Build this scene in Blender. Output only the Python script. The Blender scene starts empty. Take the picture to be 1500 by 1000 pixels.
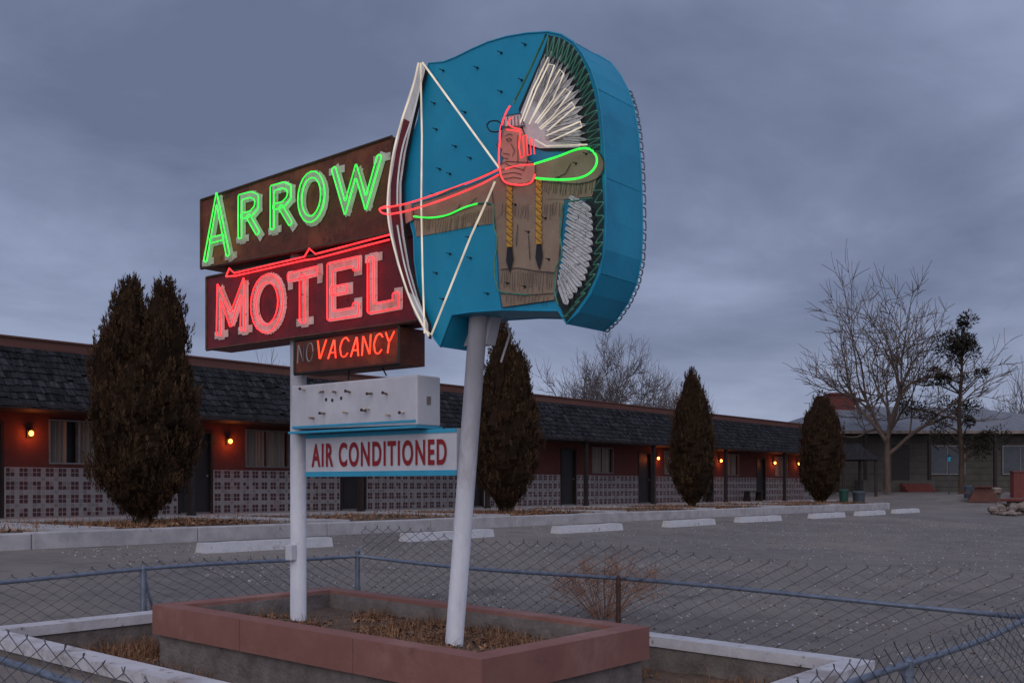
import bpy, math, random
from mathutils import Vector
random.seed(7)
F=1541.0; HOR=712.0
FW=(0.7766,0.630); RT=(0.630,-0.7767)
def ray(px):
    k=(px-750)/F
    return FW[0]+k*RT[0], FW[1]+k*RT[1]
def PU(px,py,u):
    a,b=ray(px); t=u/a
    return (u,t*b,-(py-HOR)/F*t)
def UV(px,t):
    a,b=ray(px); return a*t,b*t

# ---------- scene / camera ----------
sc=bpy.context.scene
sc.view_settings.view_transform='Standard'
sc.view_settings.look='None'; sc.view_settings.exposure=0
cam=bpy.data.cameras.new("camera"); co=bpy.data.objects.new("camera",cam)
sc.collection.objects.link(co); sc.camera=co
cam.sensor_width=36; cam.lens=F/1500*36; cam.shift_y=(HOR-500)/1500
cam.clip_end=3000; cam.clip_start=0.05
co.rotation_euler=(math.radians(90),0,math.atan2(-FW[0],FW[1]))

# ---------- materials ----------
def pmat(name,c1,c2=None,scale=5,rough=.8,bump=0.0,bscale=None,metal=0,stretch=(1,1,1),c3=None,detail=6,spec=.3,tint=False,c3r=(.52,.64),c3s=.23,c4=None,c4s=9,c4r=(.63,.70)):
    m=bpy.data.materials.new(name); m.use_nodes=True
    nt=m.node_tree; N=nt.nodes; L=nt.links
    b=N['Principled BSDF']; b.inputs['Roughness'].default_value=rough
    b.inputs['Metallic'].default_value=metal
    b.inputs['Specular IOR Level'].default_value=spec
    c2=c2 or tuple(x*.7 for x in c1)
    tc=N.new('ShaderNodeTexCoord'); mp=N.new('ShaderNodeMapping'); mp.inputs['Scale'].default_value=stretch
    L.new(tc.outputs['Object'],mp.inputs['Vector'])
    no=N.new('ShaderNodeTexNoise'); no.inputs['Scale'].default_value=scale; no.inputs['Detail'].default_value=detail
    no.inputs['Roughness'].default_value=.65
    L.new(mp.outputs[0],no.inputs['Vector'])
    cr=N.new('ShaderNodeValToRGB'); cr.color_ramp.elements[0].position=.35; cr.color_ramp.elements[1].position=.65
    cr.color_ramp.elements[0].color=(*c2,1); cr.color_ramp.elements[1].color=(*c1,1)
    L.new(no.outputs['Fac'],cr.inputs['Fac'])
    out=cr.outputs[0]
    def layer(out,col,s_,r_):
        n2=N.new('ShaderNodeTexNoise'); n2.inputs['Scale'].default_value=s_; n2.inputs['Detail'].default_value=8
        n2.inputs['Roughness'].default_value=.7
        L.new(mp.outputs[0],n2.inputs['Vector'])
        r2=N.new('ShaderNodeValToRGB'); r2.color_ramp.elements[0].position=r_[0]; r2.color_ramp.elements[1].position=r_[1]
        L.new(n2.outputs['Fac'],r2.inputs['Fac'])
        mx=N.new('ShaderNodeMixRGB'); mx.inputs['Color2'].default_value=(*col,1)
        L.new(r2.outputs[0],mx.inputs['Fac']); L.new(out,mx.inputs['Color1']); return mx.outputs[0]
    if c3: out=layer(out,c3,scale*c3s,c3r)
    if c4: out=layer(out,c4,c4s,c4r)
    if tint:
        at=N.new('ShaderNodeAttribute'); at.attribute_name='tint'
        mu=N.new('ShaderNodeMixRGB'); mu.blend_type='MULTIPLY'; mu.inputs['Fac'].default_value=1
        L.new(out,mu.inputs['Color1']); L.new(at.outputs['Color'],mu.inputs['Color2']); out=mu.outputs[0]
    L.new(out,b.inputs['Base Color'])
    if bump:
        n3=N.new('ShaderNodeTexNoise'); n3.inputs['Scale'].default_value=bscale or scale*4; n3.inputs['Detail'].default_value=5
        L.new(mp.outputs[0],n3.inputs['Vector'])
        bp=N.new('ShaderNodeBump'); bp.inputs['Strength'].default_value=bump; bp.inputs['Distance'].default_value=.02
        L.new(n3.outputs['Fac'],bp.inputs['Height']); L.new(bp.outputs[0],b.inputs['Normal'])
    return m
def emat(name,c,s,base=.05):
    m=bpy.data.materials.new(name); m.use_nodes=True
    nt=m.node_tree; N=nt.nodes; L=nt.links
    b=N['Principled BSDF']; b.inputs['Base Color'].default_value=(base,base,base,1); b.inputs['Roughness'].default_value=.3
    b.inputs['Emission Color'].default_value=(*c,1)
    tc=N.new('ShaderNodeTexCoord'); no=N.new('ShaderNodeTexNoise'); no.inputs['Scale'].default_value=6
    L.new(tc.outputs['Object'],no.inputs['Vector'])
    mr=N.new('ShaderNodeMapRange'); mr.inputs['From Min'].default_value=.3; mr.inputs['From Max'].default_value=.7
    mr.inputs['To Min'].default_value=s*.7; mr.inputs['To Max'].default_value=s*1.25
    L.new(no.outputs['Fac'],mr.inputs['Value']); L.new(mr.outputs[0],b.inputs['Emission Strength'])
    return m
M={}
M['lot']=pmat('lot_asphalt',(.180,.158,.145),(.128,.112,.102),3.2,.95,.28,14,c3=(.225,.194,.168),c3r=(.42,.68),c3s=.10,detail=14,c4=(.10,.088,.082),c4s=.9,c4r=(.58,.72))
M['soil']=pmat('dry_soil',(.15,.10,.068),(.08,.052,.038),9,.95,.8,40)
M['conc']=pmat('concrete',(.46,.44,.44),(.33,.31,.31),3,.9,.3,30,c4=(.20,.175,.165),c4s=4)
M['stop']=pmat('worn_concrete_stop',(.58,.57,.59),(.46,.45,.46),5,.9,.3,30,c4=(.22,.20,.19),c4s=5,c4r=(.56,.66))
M['concd']=pmat('old_concrete',(.22,.19,.175),(.12,.10,.09),5,.92,.5,40)
M['wpaint']=pmat('worn_white_paint',(.58,.57,.59),(.48,.46,.48),6,.7,.2,50,c3=(.32,.28,.27),c4=(.18,.15,.14),c4s=11,c4r=(.6,.66))
M['cab']=pmat('white_cabinet_paint',(.55,.545,.575),(.46,.455,.485),4,.5,.04,30,c3=(.40,.37,.38),c4=(.26,.19,.15),c4s=7,c4r=(.66,.74),stretch=(1,1,.6))
M['pole']=pmat('white_pole_paint',(.58,.58,.61),(.48,.48,.52),10,.5,.12,40,c3=(.40,.37,.38),stretch=(1,1,.35),c4=(.20,.12,.09),c4s=16,c4r=(.65,.70))
M['pink']=pmat('faded_red_paint',(.255,.118,.095),(.215,.095,.078),4,.75,.12,30,c3=(.31,.165,.135),c4=(.16,.075,.063),c4s=3,c4r=(.6,.72))
M['gal']=pmat('galvanized_pipe',(.22,.25,.31),(.14,.165,.21),14,.45,0,metal=.5)
M['wire']=pmat('wire',(.12,.125,.14),(.07,.07,.08),14,.5,0,metal=.3)
M['rustp']=pmat('rusty_steel',(.10,.05,.035),(.05,.03,.025),20,.8,.2)
M['wall']=pmat('red_stucco',(.125,.038,.032),(.098,.030,.026),4,.9,.4,60)
M['fascia']=pmat('brown_fascia',(.15,.065,.05),(.10,.043,.035),2,.8,.1,stretch=(.3,1,6))
M['shake']=pmat('weathered_shakes',(.038,.038,.043),(.014,.014,.016),3,.95,.5,30,stretch=(6,1,1),tint=True,spec=.1)
M['dark']=pmat('dark_wood',(.035,.024,.022),(.02,.014,.013),4,.7,.2,stretch=(4,4,.5))
M['door']=pmat('door_paint',(.03,.022,.022),(.02,.015,.015),4,.5,.05)
M['alu']=pmat('aluminium',(.24,.22,.21),(.17,.16,.15),8,.4,0,metal=.6)
M['curt']=pmat('curtain_cloth',(.30,.25,.21),(.2,.17,.145),2,.9,.1,stretch=(6,6,.3))
M['gr']=pmat('grout',(.38,.35,.34),(.29,.265,.26),8,.9,.1)
M['t1']=pmat('tile_light',(.31,.28,.275),(.26,.235,.23),3,.45)
M['t2']=pmat('tile_pink',(.26,.20,.195),(.21,.16,.155),3,.45)
M['t3']=pmat('tile_maroon',(.088,.030,.032),(.065,.024,.026),3,.45)
M['t4']=pmat('tile_grey',(.235,.215,.22),(.19,.175,.18),3,.45)
M['blue']=pmat('teal_blue_paint',(.006,.275,.44),(.005,.235,.39),3,.42,.05,c3=(.006,.19,.33),spec=.4,c4=(.03,.13,.19),c4s=14,c4r=(.68,.74))
M['brd']=pmat('rusty_brown_board',(.175,.045,.022),(.075,.022,.013),4,.6,.2,c3=(.25,.085,.03),c4=(.03,.014,.01),c4s=6,c4r=(.6,.7))
M['brd2']=pmat('maroon_board',(.17,.018,.022),(.10,.013,.016),5,.55,.15,c3=(.06,.012,.014),c4=(.035,.010,.011),c4s=7,c4r=(.6,.7))
M['cream']=pmat('cream_paint',(.62,.56,.50),(.5,.44,.38),9,.6,.1,c3=(.42,.32,.24),c4=(.18,.10,.06),c4s=20,c4r=(.60,.67))
M['tan']=pmat('buckskin_paint',(.31,.225,.155),(.25,.175,.12),8,.6,.05)
M['skin']=pmat('skin_paint',(.58,.29,.22),(.50,.24,.18),8,.6)
M['feath']=pmat('feather_white_paint',(.66,.65,.64),(.52,.51,.51),14,.6)
M['blk']=pmat('black_paint',(.012,.014,.014),(.02,.02,.02),14,.5)
M['ink']=pmat('ink_line_paint',(.03,.03,.03),(.05,.045,.04),14,.6)
M['dkgrn']=pmat('dark_green_paint',(.010,.028,.022),(.016,.022,.018),14,.5)
M['yel']=pmat('braid_yellow_paint',(.62,.33,.05),(.48,.24,.03),30,.6)
M['redl']=pmat('sign_red_lettering',(.26,.014,.02),(.21,.012,.018),12,.6)
M['trim']=pmat('light_blue_trim',(.04,.33,.50),(.035,.28,.43),12,.6)
M['unlit']=pmat('unlit_glass_tube',(.13,.20,.25),(.08,.13,.16),12,.2,spec=.6)
M['unlitn']=pmat('unlit_grey_tube',(.26,.24,.24),(.18,.17,.17),12,.3,spec=.5)
M['unlitg']=pmat('unlit_green_tube',(.055,.22,.13),(.03,.13,.08),12,.2,spec=.6)
M['ered']=emat('neon_red',(1,.018,.022),3.2)
M['ered2']=emat('neon_red_soft',(1,.035,.038),1.9)
M['eora']=emat('neon_orange_red',(1,.034,.010),3.2)
M['egrn']=emat('neon_green',(.020,1,.06),1.45)
M['ewht']=emat('neon_warm_white',(1,.84,.64),.62,.2)
M['ewht2']=emat('neon_faint_cool_white',(.82,.84,.86),.34,.2)
M['bulb']=emat('lamp_bulb',(1,.24,.035),16)
M['bark']=pmat('bark_tan',(.135,.095,.075),(.075,.054,.045),6,.9,.5,stretch=(1,1,.3))
M['bark2']=pmat('bark_grey',(.13,.11,.112),(.09,.075,.078),6,.9,.3)
M['barkd']=pmat('bark_dark',(.08,.05,.035),(.04,.028,.02),6,.9,.5,stretch=(1,1,.3))
M['fol']=pmat('evergreen_foliage',(.082,.045,.024),(.045,.027,.015),1.3,.9,0,tint=True,c3=(.10,.043,.022),spec=.1)
M['fold']=pmat('dark_foliage',(.050,.040,.026),(.028,.024,.016),1.6,.85,0,tint=True)
M['grass']=pmat('dead_grass',(.30,.16,.085),(.16,.08,.045),6,.9,tint=True)
M['shrub']=pmat('dry_shrub_stems',(.40,.22,.14),(.28,.145,.095),6,.9,tint=True)
M['roofg']=pmat('grey_roof',(.19,.20,.225),(.14,.145,.165),2,.9,.3)
M['block']=pmat('grey_block_wall',(.10,.092,.078),(.07,.064,.055),2,.9,.4)
M['brick']=pmat('red_brick',(.17,.05,.042),(.12,.036,.032),9,.9,.4)
M['stone']=pmat('rough_stone',(.28,.22,.19),(.15,.12,.11),4,.9,.6)
M['bin']=pmat('bin_plastic',(.06,.075,.09),(.04,.05,.065),4,.5)
M['bing']=pmat('bin_green',(.02,.07,.05),(.015,.05,.04),4,.5)
M['glass']=pmat('window_dark_glass',(.08,.085,.10),(.055,.06,.07),2,.25,spec=.4)
M['hill']=pmat('distant_scrub',(.06,.06,.065),(.04,.04,.045),.05,.95)

# ---------- mesh builder ----------
class MB:
    def __init__(s): s.v=[];s.f=[];s.m=[];s.t=[];s.mats=[]
    def mi(s,k):
        if k not in s.mats: s.mats.append(k)
        return s.mats.index(k)
    def face(s,pts,k,tint=1.0):
        i=len(s.v); s.v.extend([tuple(p) for p in pts]); s.f.append(tuple(range(i,i+len(pts)))); s.m.append(s.mi(k)); s.t.append(tint)
    def poly(s,verts,faces,k,tint=1.0):
        i=len(s.v); s.v.extend([tuple(p) for p in verts]); j=s.mi(k)
        for f in faces: s.f.append(tuple(a+i for a in f)); s.m.append(j); s.t.append(tint)
    def box(s,x0,x1,y0,y1,z0,z1,k,tint=1.0):
        v=[(x0,y0,z0),(x1,y0,z0),(x1,y1,z0),(x0,y1,z0),(x0,y0,z1),(x1,y0,z1),(x1,y1,z1),(x0,y1,z1)]
        s.poly(v,[(0,3,2,1),(4,5,6,7),(0,1,5,4),(1,2,6,5),(2,3,7,6),(3,0,4,7)],k,tint)
    def hexa(s,v,k,tint=1.0):
        s.poly(v,[(0,3,2,1),(4,5,6,7),(0,1,5,4),(1,2,6,5),(2,3,7,6),(3,0,4,7)],k,tint)
    def extr(s,pts,d,k,kside=None):
        n=len(pts); q=[tuple(p[i]+d[i] for i in range(3)) for p in pts]
        s.face(pts,k); s.face(q[::-1],k)
        for i in range(n):
            j=(i+1)%n; s.face([pts[i],pts[j],q[j],q[i]],kside or k)
    def tube(s,pts,r,k,n=6,closed=False,ref=(1,0,0),r2=None,tint=1.0):
        P=[Vector(p) for p in pts]; c=len(P); base=len(s.v); ref=Vector(ref)
        for i,p in enumerate(P):
            if closed: t=P[(i+1)%c]-P[i-1]
            else: t=P[min(i+1,c-1)]-P[max(i-1,0)]
            if t.length<1e-9: t=Vector((0,0,1))
            t.normalize()
            a=t.cross(ref)
            if a.length<.05: a=t.cross(Vector((0,1,0.01)))
            a.normalize(); b=a.cross(t)
            rr=r if r2 is None else r+(r2-r)*i/max(1,c-1)
            for j in range(n):
                w=2*math.pi*j/n; s.v.append(tuple(p+a*math.cos(w)*rr+b*math.sin(w)*rr))
        kk=s.mi(k)
        for i in range(c if closed else c-1):
            i2=(i+1)%c
            for j in range(n):
                j2=(j+1)%n
                s.f.append((base+i*n+j,base+i*n+j2,base+i2*n+j2,base+i2*n+j)); s.m.append(kk); s.t.append(tint)
        if not closed and n>3:
            s.f.append(tuple(base+j for j in range(n))); s.m.append(kk); s.t.append(tint)
            s.f.append(tuple(base+(c-1)*n+j for j in range(n))[::-1]); s.m.append(kk); s.t.append(tint)
OFF={}
def link(o): sc.collection.objects.link(o)
def empty(name,loc,label,cat,group=None):
    o=bpy.data.objects.new(name,None); o.location=loc; o.empty_display_size=.3; link(o)
    OFF[o.name]=Vector(loc); o["label"]=label; o["category"]=cat
    if group: o["group"]=group
    return o
TK=('shake','fol','fold','grass','shrub')
def make(name,mb,parent=None,smooth=False,label=None,cat=None,kind=None,group=None,bevel=0,origin=None,local=False):
    off=OFF[parent.name] if (parent and not local) else (Vector(origin) if origin else Vector((0,0,0)))
    me=bpy.data.meshes.new(name)
    me.from_pydata([(a-off.x,b-off.y,c-off.z) for a,b,c in mb.v],[],mb.f)
    for k in mb.mats: me.materials.append(M[k])
    me.polygons.foreach_set('material_index',mb.m)
    if any(k in TK for k in mb.mats):
        ca=me.color_attributes.new('tint','FLOAT_COLOR','CORNER'); arr=[]
        for f,t in zip(mb.f,mb.t): arr.extend([t,t,t,1]*len(f))
        ca.data.foreach_set('color',arr)
    if smooth: me.polygons.foreach_set('use_smooth',[True]*len(mb.f))
    me.update()
    o=bpy.data.objects.new(name,me); link(o)
    if parent:
        o.parent=parent; OFF[o.name]=off
    else:
        o.location=off
    if bevel:
        import bmesh
        bm=bmesh.new(); bm.from_mesh(me); bmesh.ops.remove_doubles(bm,verts=bm.verts,dist=1e-5); bm.to_mesh(me); bm.free()
        md=o.modifiers.new('bevel','BEVEL'); md.width=bevel; md.segments=2; md.limit_method='ANGLE'
    if label:o["label"]=label
    if cat:o["category"]=cat
    if kind:o["kind"]=kind
    if group:o["group"]=group
    return o

# ---------- world ----------
w=bpy.data.worlds.new("World"); sc.world=w; w.use_nodes=True
nt=w.node_tree; N=nt.nodes; L=nt.links
bg=N['Background']
tc=N.new('ShaderNodeTexCoord'); sep=N.new('ShaderNodeSeparateXYZ'); L.new(tc.outputs['Generated'],sep.inputs[0])
def math_(op,a,b=None,clamp=False):
    n=N.new('ShaderNodeMath'); n.operation=op; n.use_clamp=clamp
    for i,x in enumerate((a,b)):
        if x is None: continue
        if isinstance(x,(int,float)): n.inputs[i].default_value=x
        else: L.new(x,n.inputs[i])
    return n.outputs[0]
zz=math_('MAXIMUM',sep.outputs['Z'],0.0); zz=math_('ADD',zz,.17)
cx=math_('DIVIDE',sep.outputs['X'],zz); cy=math_('DIVIDE',sep.outputs['Y'],zz)
cmb=N.new('ShaderNodeCombineXYZ'); L.new(cx,cmb.inputs[0]); L.new(cy,cmb.inputs[1])
n1=N.new('ShaderNodeTexNoise'); n1.inputs['Scale'].default_value=1.0; n1.inputs['Detail'].default_value=9; n1.inputs['Roughness'].default_value=.56; n1.inputs['Distortion'].default_value=.35
L.new(cmb.outputs[0],n1.inputs['Vector'])
n2=N.new('ShaderNodeTexNoise'); n2.inputs['Scale'].default_value=2.6; n2.inputs['Detail'].default_value=4; n2.inputs['Roughness'].default_value=.5
L.new(tc.outputs['Generated'],n2.inputs['Vector'])
s1=math_('MULTIPLY',n1.outputs['Fac'],.65); s2=math_('MULTIPLY',n2.outputs['Fac'],.35); sm=math_('ADD',s1,s2)
cr=N.new('ShaderNodeValToRGB'); L.new(sm,cr.inputs['Fac'])
e=cr.color_ramp.elements; e[0].position=.39; e[0].color=(.112,.140,.225,1); e[1].position=.61; e[1].color=(.232,.275,.405,1)
el=e.new(.5); el.color=(.160,.193,.300,1)
hz=N.new('ShaderNodeMapRange'); hz.inputs['From Min'].default_value=0.02; hz.inputs['From Max'].default_value=.17; hz.inputs['To Min'].default_value=1; hz.inputs['To Max'].default_value=0
L.new(sep.outputs['Z'],hz.inputs['Value'])
hm=N.new('ShaderNodeMixRGB'); hm.inputs['Color2'].default_value=(.315,.36,.485,1)
L.new(math_('MULTIPLY',hz.outputs[0],math_('MULTIPLY',n1.outputs['Fac'],1.5),True),hm.inputs['Fac']); L.new(cr.outputs[0],hm.inputs['Color1'])
sky=N.new('ShaderNodeTexSky'); sky.sky_type='NISHITA'; sky.sun_disc=False
sky.sun_elevation=math.radians(3); sky.sun_rotation=math.radians(250)
sk=N.new('ShaderNodeMixRGB'); sk.blend_type='ADD'; sk.inputs['Fac'].default_value=.002
L.new(hm.outputs[0],sk.inputs['Color1']); L.new(sky.outputs[0],sk.inputs['Color2'])
L.new(sk.outputs[0],bg.inputs['Color'])
d=math_('ADD',math_('MULTIPLY',sep.outputs['Z'],.75),math_('ADD',math_('MULTIPLY',sep.outputs['X'],-.55),math_('MULTIPLY',sep.outputs['Y'],-.40)))
g=N.new('ShaderNodeMapRange'); g.inputs['From Min'].default_value=-.05; g.inputs['From Max'].default_value=.85; g.inputs['To Min'].default_value=1.20; g.inputs['To Max'].default_value=2.1
L.new(d,g.inputs['Value']); L.new(g.outputs[0],bg.inputs['Strength'])
sun=bpy.data.lights.new('sun','SUN'); sun.energy=1.1; sun.angle=math.radians(75); sun.color=(1,.87,.74)
so=bpy.data.objects.new('sun',sun); link(so)
so.rotation_euler=Vector((-.72,-.42,.62)).to_track_quat('Z','Y').to_euler()

# ---------- ground ----------
def gz(u,v):
    vv=max(v,-6)
    if vv<9: z=-1.45+.023*vv
    elif vv<16.1: z=-1.243+(vv-9)*.037
    else: z=-.98
    s=min(1,max(0,(u-46)/14)); s=s*s*(3-2*s)
    return z+.65*s
mb=MB()
us=[-150,-80,-40,-20,-10,-5,0,3.72,5.5,7.53,10,15,20,25,30,35,40,44,46,48,50,52,54,56,58,60,65,75,100,160,300,700,1400]
vs=[-1200,-500,-200,-80,-40,-20,-10,-6,-2,0,2.77,5.5,8.53,9,12,16.1,18,20,25,35,60,120,300,900,1500]
for i in range(len(us)-1):
    for j in range(len(vs)-1):
        if us[i]>=3.72 and us[i+1]<=7.53 and vs[j]>=2.77 and vs[j+1]<=8.53: continue
        mb.face([(a,b,gz(a,b)) for a,b in((us[i],vs[j]),(us[i+1],vs[j]),(us[i+1],vs[j+1]),(us[i],vs[j+1]))],'lot')
make('ground',mb,kind='structure')
mb=MB()
n=26
def sz(u,v): return -1.60+.023*v+.035*math.sin(u*5+v*3)*math.sin(v*4.3)
for i in range(n):
    for j in range(n):
        a=3.7+i*(3.9/n); b=2.7+j*(5.9/n); da=3.9/n; db=5.9/n
        mb.face([(x,y,sz(x,y)) for x,y in((a,b),(a+da,b),(a+da,b+db),(a,b+db))],'soil')
make('garden_soil',mb,kind='structure',smooth=True)
mb=MB()
nx=200
def bz(u,v): return -.735+.03*math.sin(u*1.7+v)*math.sin(v*2.1+u*.6)
for i in range(nx):
    for j in range(8):
        a=-4+i*.25; b=16.45+j*.58
        mb.face([(x,y,bz(x,y)) for x,y in((a,b),(a+.25,b),(a+.25,b+.58),(a,b+.58))],'soil')
make('planting_bed_soil',mb,kind='structure',smooth=True)
mb=MB()
uu=-4
while uu<46: mb.box(uu+.006,min(46,uu+3.0)-.006,16.1,16.45,-1.2,-.72+random.uniform(-.008,.008),'conc'); uu+=3.0
make('kerb',mb,kind='structure',bevel=.02)
mb=MB(); mb.box(-4,56,21.0,22.8,-1.2,-.685,'conc'); 
for n_ in range(9):
    u=9.7+5.3*n_-1.2
    if u<45: mb.box(u,u+1.1,16.45,21.0,-1.2,-.69,'conc')
make('motel_walk',mb,kind='structure')
mb=MB()
for i in range(60):
    a=i*25-200; 
    mb.face([(a,700,-3),(a+25,700,-3),(a+25,700,6+2*math.sin(i*.7)+1.5*math.sin((i+1)*1.9)),(a,700,6+2*math.sin((i-1)*.7)+1.5*math.sin(i*1.9))],'hill')
for i in range(60):
    a=i*25-800
    mb.face([(900,a,-3),(900,a+25,-3),(900,a+25,5),(900,a,5)],'hill')
make('distant_hills',mb,kind='structure')

# ---------- sign ----------
US=5.50
sign=empty('motel_sign',(5.63,5.9,-1.12),'tall neon motel sign with archer cabinet on two white poles','sign')
def post(top,bot,r):
    m=MB(); m.tube([bot,top],r,'pole',n=20); return m
lp=PU(437,905,5.63)
make('post',post((5.63,lp[1],2.4),(5.63,lp[1],lp[2]-.1),.066),sign,smooth=True)
rb=PU(665,945,5.63); rtp=PU(702,450,5.63)
d=[(rtp[i]-rb[i]) for i in range(3)]
make('post',post(tuple(rtp[i]+d[i]*.02 for i in range(3)),tuple(rb[i]-d[i]*.04 for i in range(3)),.066),sign,smooth=True,label='leaning white steel post')
m=MB(); a=PU(425,797,5.55); m.box(5.52,5.60,a[1]-.05,a[1]+.03,a[2]-.13,a[2],'pole'); make('junction_box',m,sign,bevel=.008)
m=MB(); q=[PU(x,y,5.66) for x,y in((668,466),(722,460),(712,504),(652,509))]
m.extr(q,(.10,0,0),'cab'); make('bracket',m,sign)

def cabinet(px0,px1,zt0,zt1,zb0,zb1,k,kside,depth,u=5.5,rim=None):
    a=PU(px0,700,u)[1]; b=PU(px1,700,u)[1]
    v=[(u,b,zb1),(u+depth,b,zb1),(u+depth,a,zb0),(u,a,zb0),(u,b,zt1),(u+depth,b,zt1),(u+depth,a,zt0),(u,a,zt0)]
    m=MB(); m.hexa(v,k)
    if rim:
        w_=.018
        for (y0,z0,y1,z1) in((a,zt0,b,zt1),(a,zb0,b,zb1),(a,zt0,a,zb0),(b,zt1,b,zb1)):
            m.tube([(u-.004,y0,z0),(u-.004,y1,z1)],w_*.7,rim,n=4)
    return m
arrow=make('sign_board',cabinet(295,575,2.53,2.59,1.925,1.875,'brd','brd',.26,rim='rustp'),sign,label='rusty brown board reading ARROW in green neon')
motel=make('sign_board',cabinet(303,612,1.835,1.825,1.20,1.20,'brd2','brd2',.26,rim='rustp'),sign,label='maroon board reading MOTEL in red neon')
vac=make('sign_board',cabinet(432,585,1.178,1.178,.905,.905,'brd','blk',.27,rim='blk'),sign,label='small dark box reading NO VACANCY in neon')
blank=make('sign_cabinet',cabinet(427,611,.812,.812,.462,.445,'cab','cab',.25),sign,label='blank white cabinet with bare tube sockets',bevel=.012)
airp=make('sign_panel',cabinet(448,669,.418,.418,.078,.078,'cab','cab',.07,u=5.60),sign,label='white panel reading AIR CONDITIONED in red')
def vof(px,u=US): return PU(px,700,u)[1]
m=MB(); m.box(US-.006,US,vof(611)+.012,vof(427)-.012,.468,.485,'trim')
m.box(US-.02,US+.26,vof(613),vof(425),.425,.442,'trim')
make('blue_trim',m,blank)
m=MB(); u=5.60
m.box(u-.005,u,vof(669,u),vof(448,u),.388,.418,'trim'); m.box(u-.005,u,vof(669,u),vof(448,u),.078,.118,'trim')
make('blue_trim',m,airp)
fc=bpy.data.curves.new('t','FONT'); fc.body='AIR CONDITIONED'; fc.offset=.027; fc.space_character=1.20
to=bpy.data.objects.new('t',fc); link(to)
dg=bpy.context.evaluated_depsgraph_get(); tm=bpy.data.meshes.new_from_object(to.evaluated_get(dg))
xs=[v.co.x for v in tm.vertices]; ys=[v.co.y for v in tm.vertices]; x0,x1,y0,y1=min(xs),max(xs),min(ys),max(ys)
m=MB(); a=PU(457,667,u); b=PU(655,660,u)
zlo=.155; zhi=.345
m.poly([(u-.006,a[1]+(b[1]-a[1])*(v.co.x-x0)/(x1-x0),zlo+(zhi-zlo)*(v.co.y-y0)/(y1-y0)) for v in tm.vertices],[tuple(p.vertices) for p in tm.polygons],'redl')
make('lettering',m,airp)
bpy.data.objects.remove(to); bpy.data.meshes.remove(tm)
for px,py in [(447,570),(474,573),(492,574),(513,574),(536,601),(460,612),(541,598),(567,577),(571,607),(545,576),(592,603),(476,605),(509,604)]:
    m=MB(); p=PU(px,py,US); q=(US-.045,p[1]+random.uniform(-.008,.008),p[2]+random.uniform(-.012,.012))
    m.tube([(US,p[1],p[2]),q],.0085,random.choice(['concd','cream','stone']),n=8,ref=(0,0,1))
    m.tube([q,(q[0]-.008,q[1],q[2])],.012,random.choice(['rustp','cream']),n=8,ref=(0,0,1))
    make('tube_socket',m,blank)
for px,py in [(478,585),(500,583),(487,586)]:
    m=MB(); p=PU(px,py,US); c=[]
    for i in range(10): c.append((US-.003,p[1]+.014*math.cos(i*.628),p[2]+.014*math.sin(i*.628)))
    m.face(c,'blk'); make('cabinet_hole',m,blank)
v0=vof(611); m=MB(); m.box(US+.10,US+.14,v0-.006,v0-.001,.60,.66,'concd'); make('side_latch',m,blank)

def ell(n=20,cx=.5,cy=.5,rx=.40,ry=.47): return [(cx+rx*math.cos(2*math.pi*i/n),cy+ry*math.sin(2*math.pi*i/n)) for i in range(n)]
LET={
'A':[([(.14,.02),(.50,.97),(.86,.02)],0),([(.27,.33),(.73,.33)],0),([(0,.04),(.28,.04)],1),([(.72,.04),(1,.04)],1)],
'R':[([(.2,.02),(.2,.96),(.62,.96),(.84,.86),(.84,.64),(.62,.52),(.24,.52)],0),([(.5,.5),(.9,.02)],0),([(.02,.04),(.38,.04)],1)],
'O':[(ell(),2)],
'W':[([(.08,.98),(.29,.03),(.5,.80),(.71,.03),(.92,.98)],0),([(-.02,.96),(.2,.96)],1),([(.8,.96),(1.02,.96)],1)],
'M':[([(.15,.02),(.15,.96),(.5,.28),(.85,.96),(.85,.02)],0),([(0,.04),(.3,.04)],1),([(.7,.04),(1,.04)],1)],
'T':[([(.5,.02),(.5,.9)],0),([(.05,.92),(.95,.92)],0),([(.3,.04),(.7,.04)],1),([(.05,.75),(.05,.98)],1),([(.95,.75),(.95,.98)],1)],
'E':[([(.92,.22),(.92,.06),(.2,.06),(.2,.94),(.92,.94),(.92,.78)],0),([(.22,.5),(.68,.5)],0)],
'L':[([(.2,.96),(.2,.06),(.95,.06),(.95,.26)],0),([(.02,.96),(.4,.96)],1)]}
def quadmap(q,u):
    TL,TR,BR,BL=[PU(x,y,u) for x,y in q]
    def f(x,y,du=0):
        t=[TL[i]*(1-x)*y+TR[i]*x*y+BR[i]*x*(1-y)+BL[i]*(1-x)*(1-y) for i in range(3)]
        return (u+du,t[1],t[2])
    return f
LC=[0]
def ribbon(mb,pts,wd,k,closed=False):
    n=len(pts); rng=range(n if closed else n-1)
    for i in rng:
        a=Vector(pts[i][1:]); b=Vector(pts[(i+1)%n][1:]); t=(b-a)
        if t.length<1e-6: continue
        t.normalize(); nn=Vector((-t.y,t.x))*wd/2; e=t*wd*.42
        LC[0]=(LC[0]+1)%14; x=pts[i][0]-.0003*LC[0]
        mb.face([(x,*(a-e+nn)),(x,*(a-e-nn)),(x,*(b+e-nn)),(x,*(b+e+nn))],k)
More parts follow.
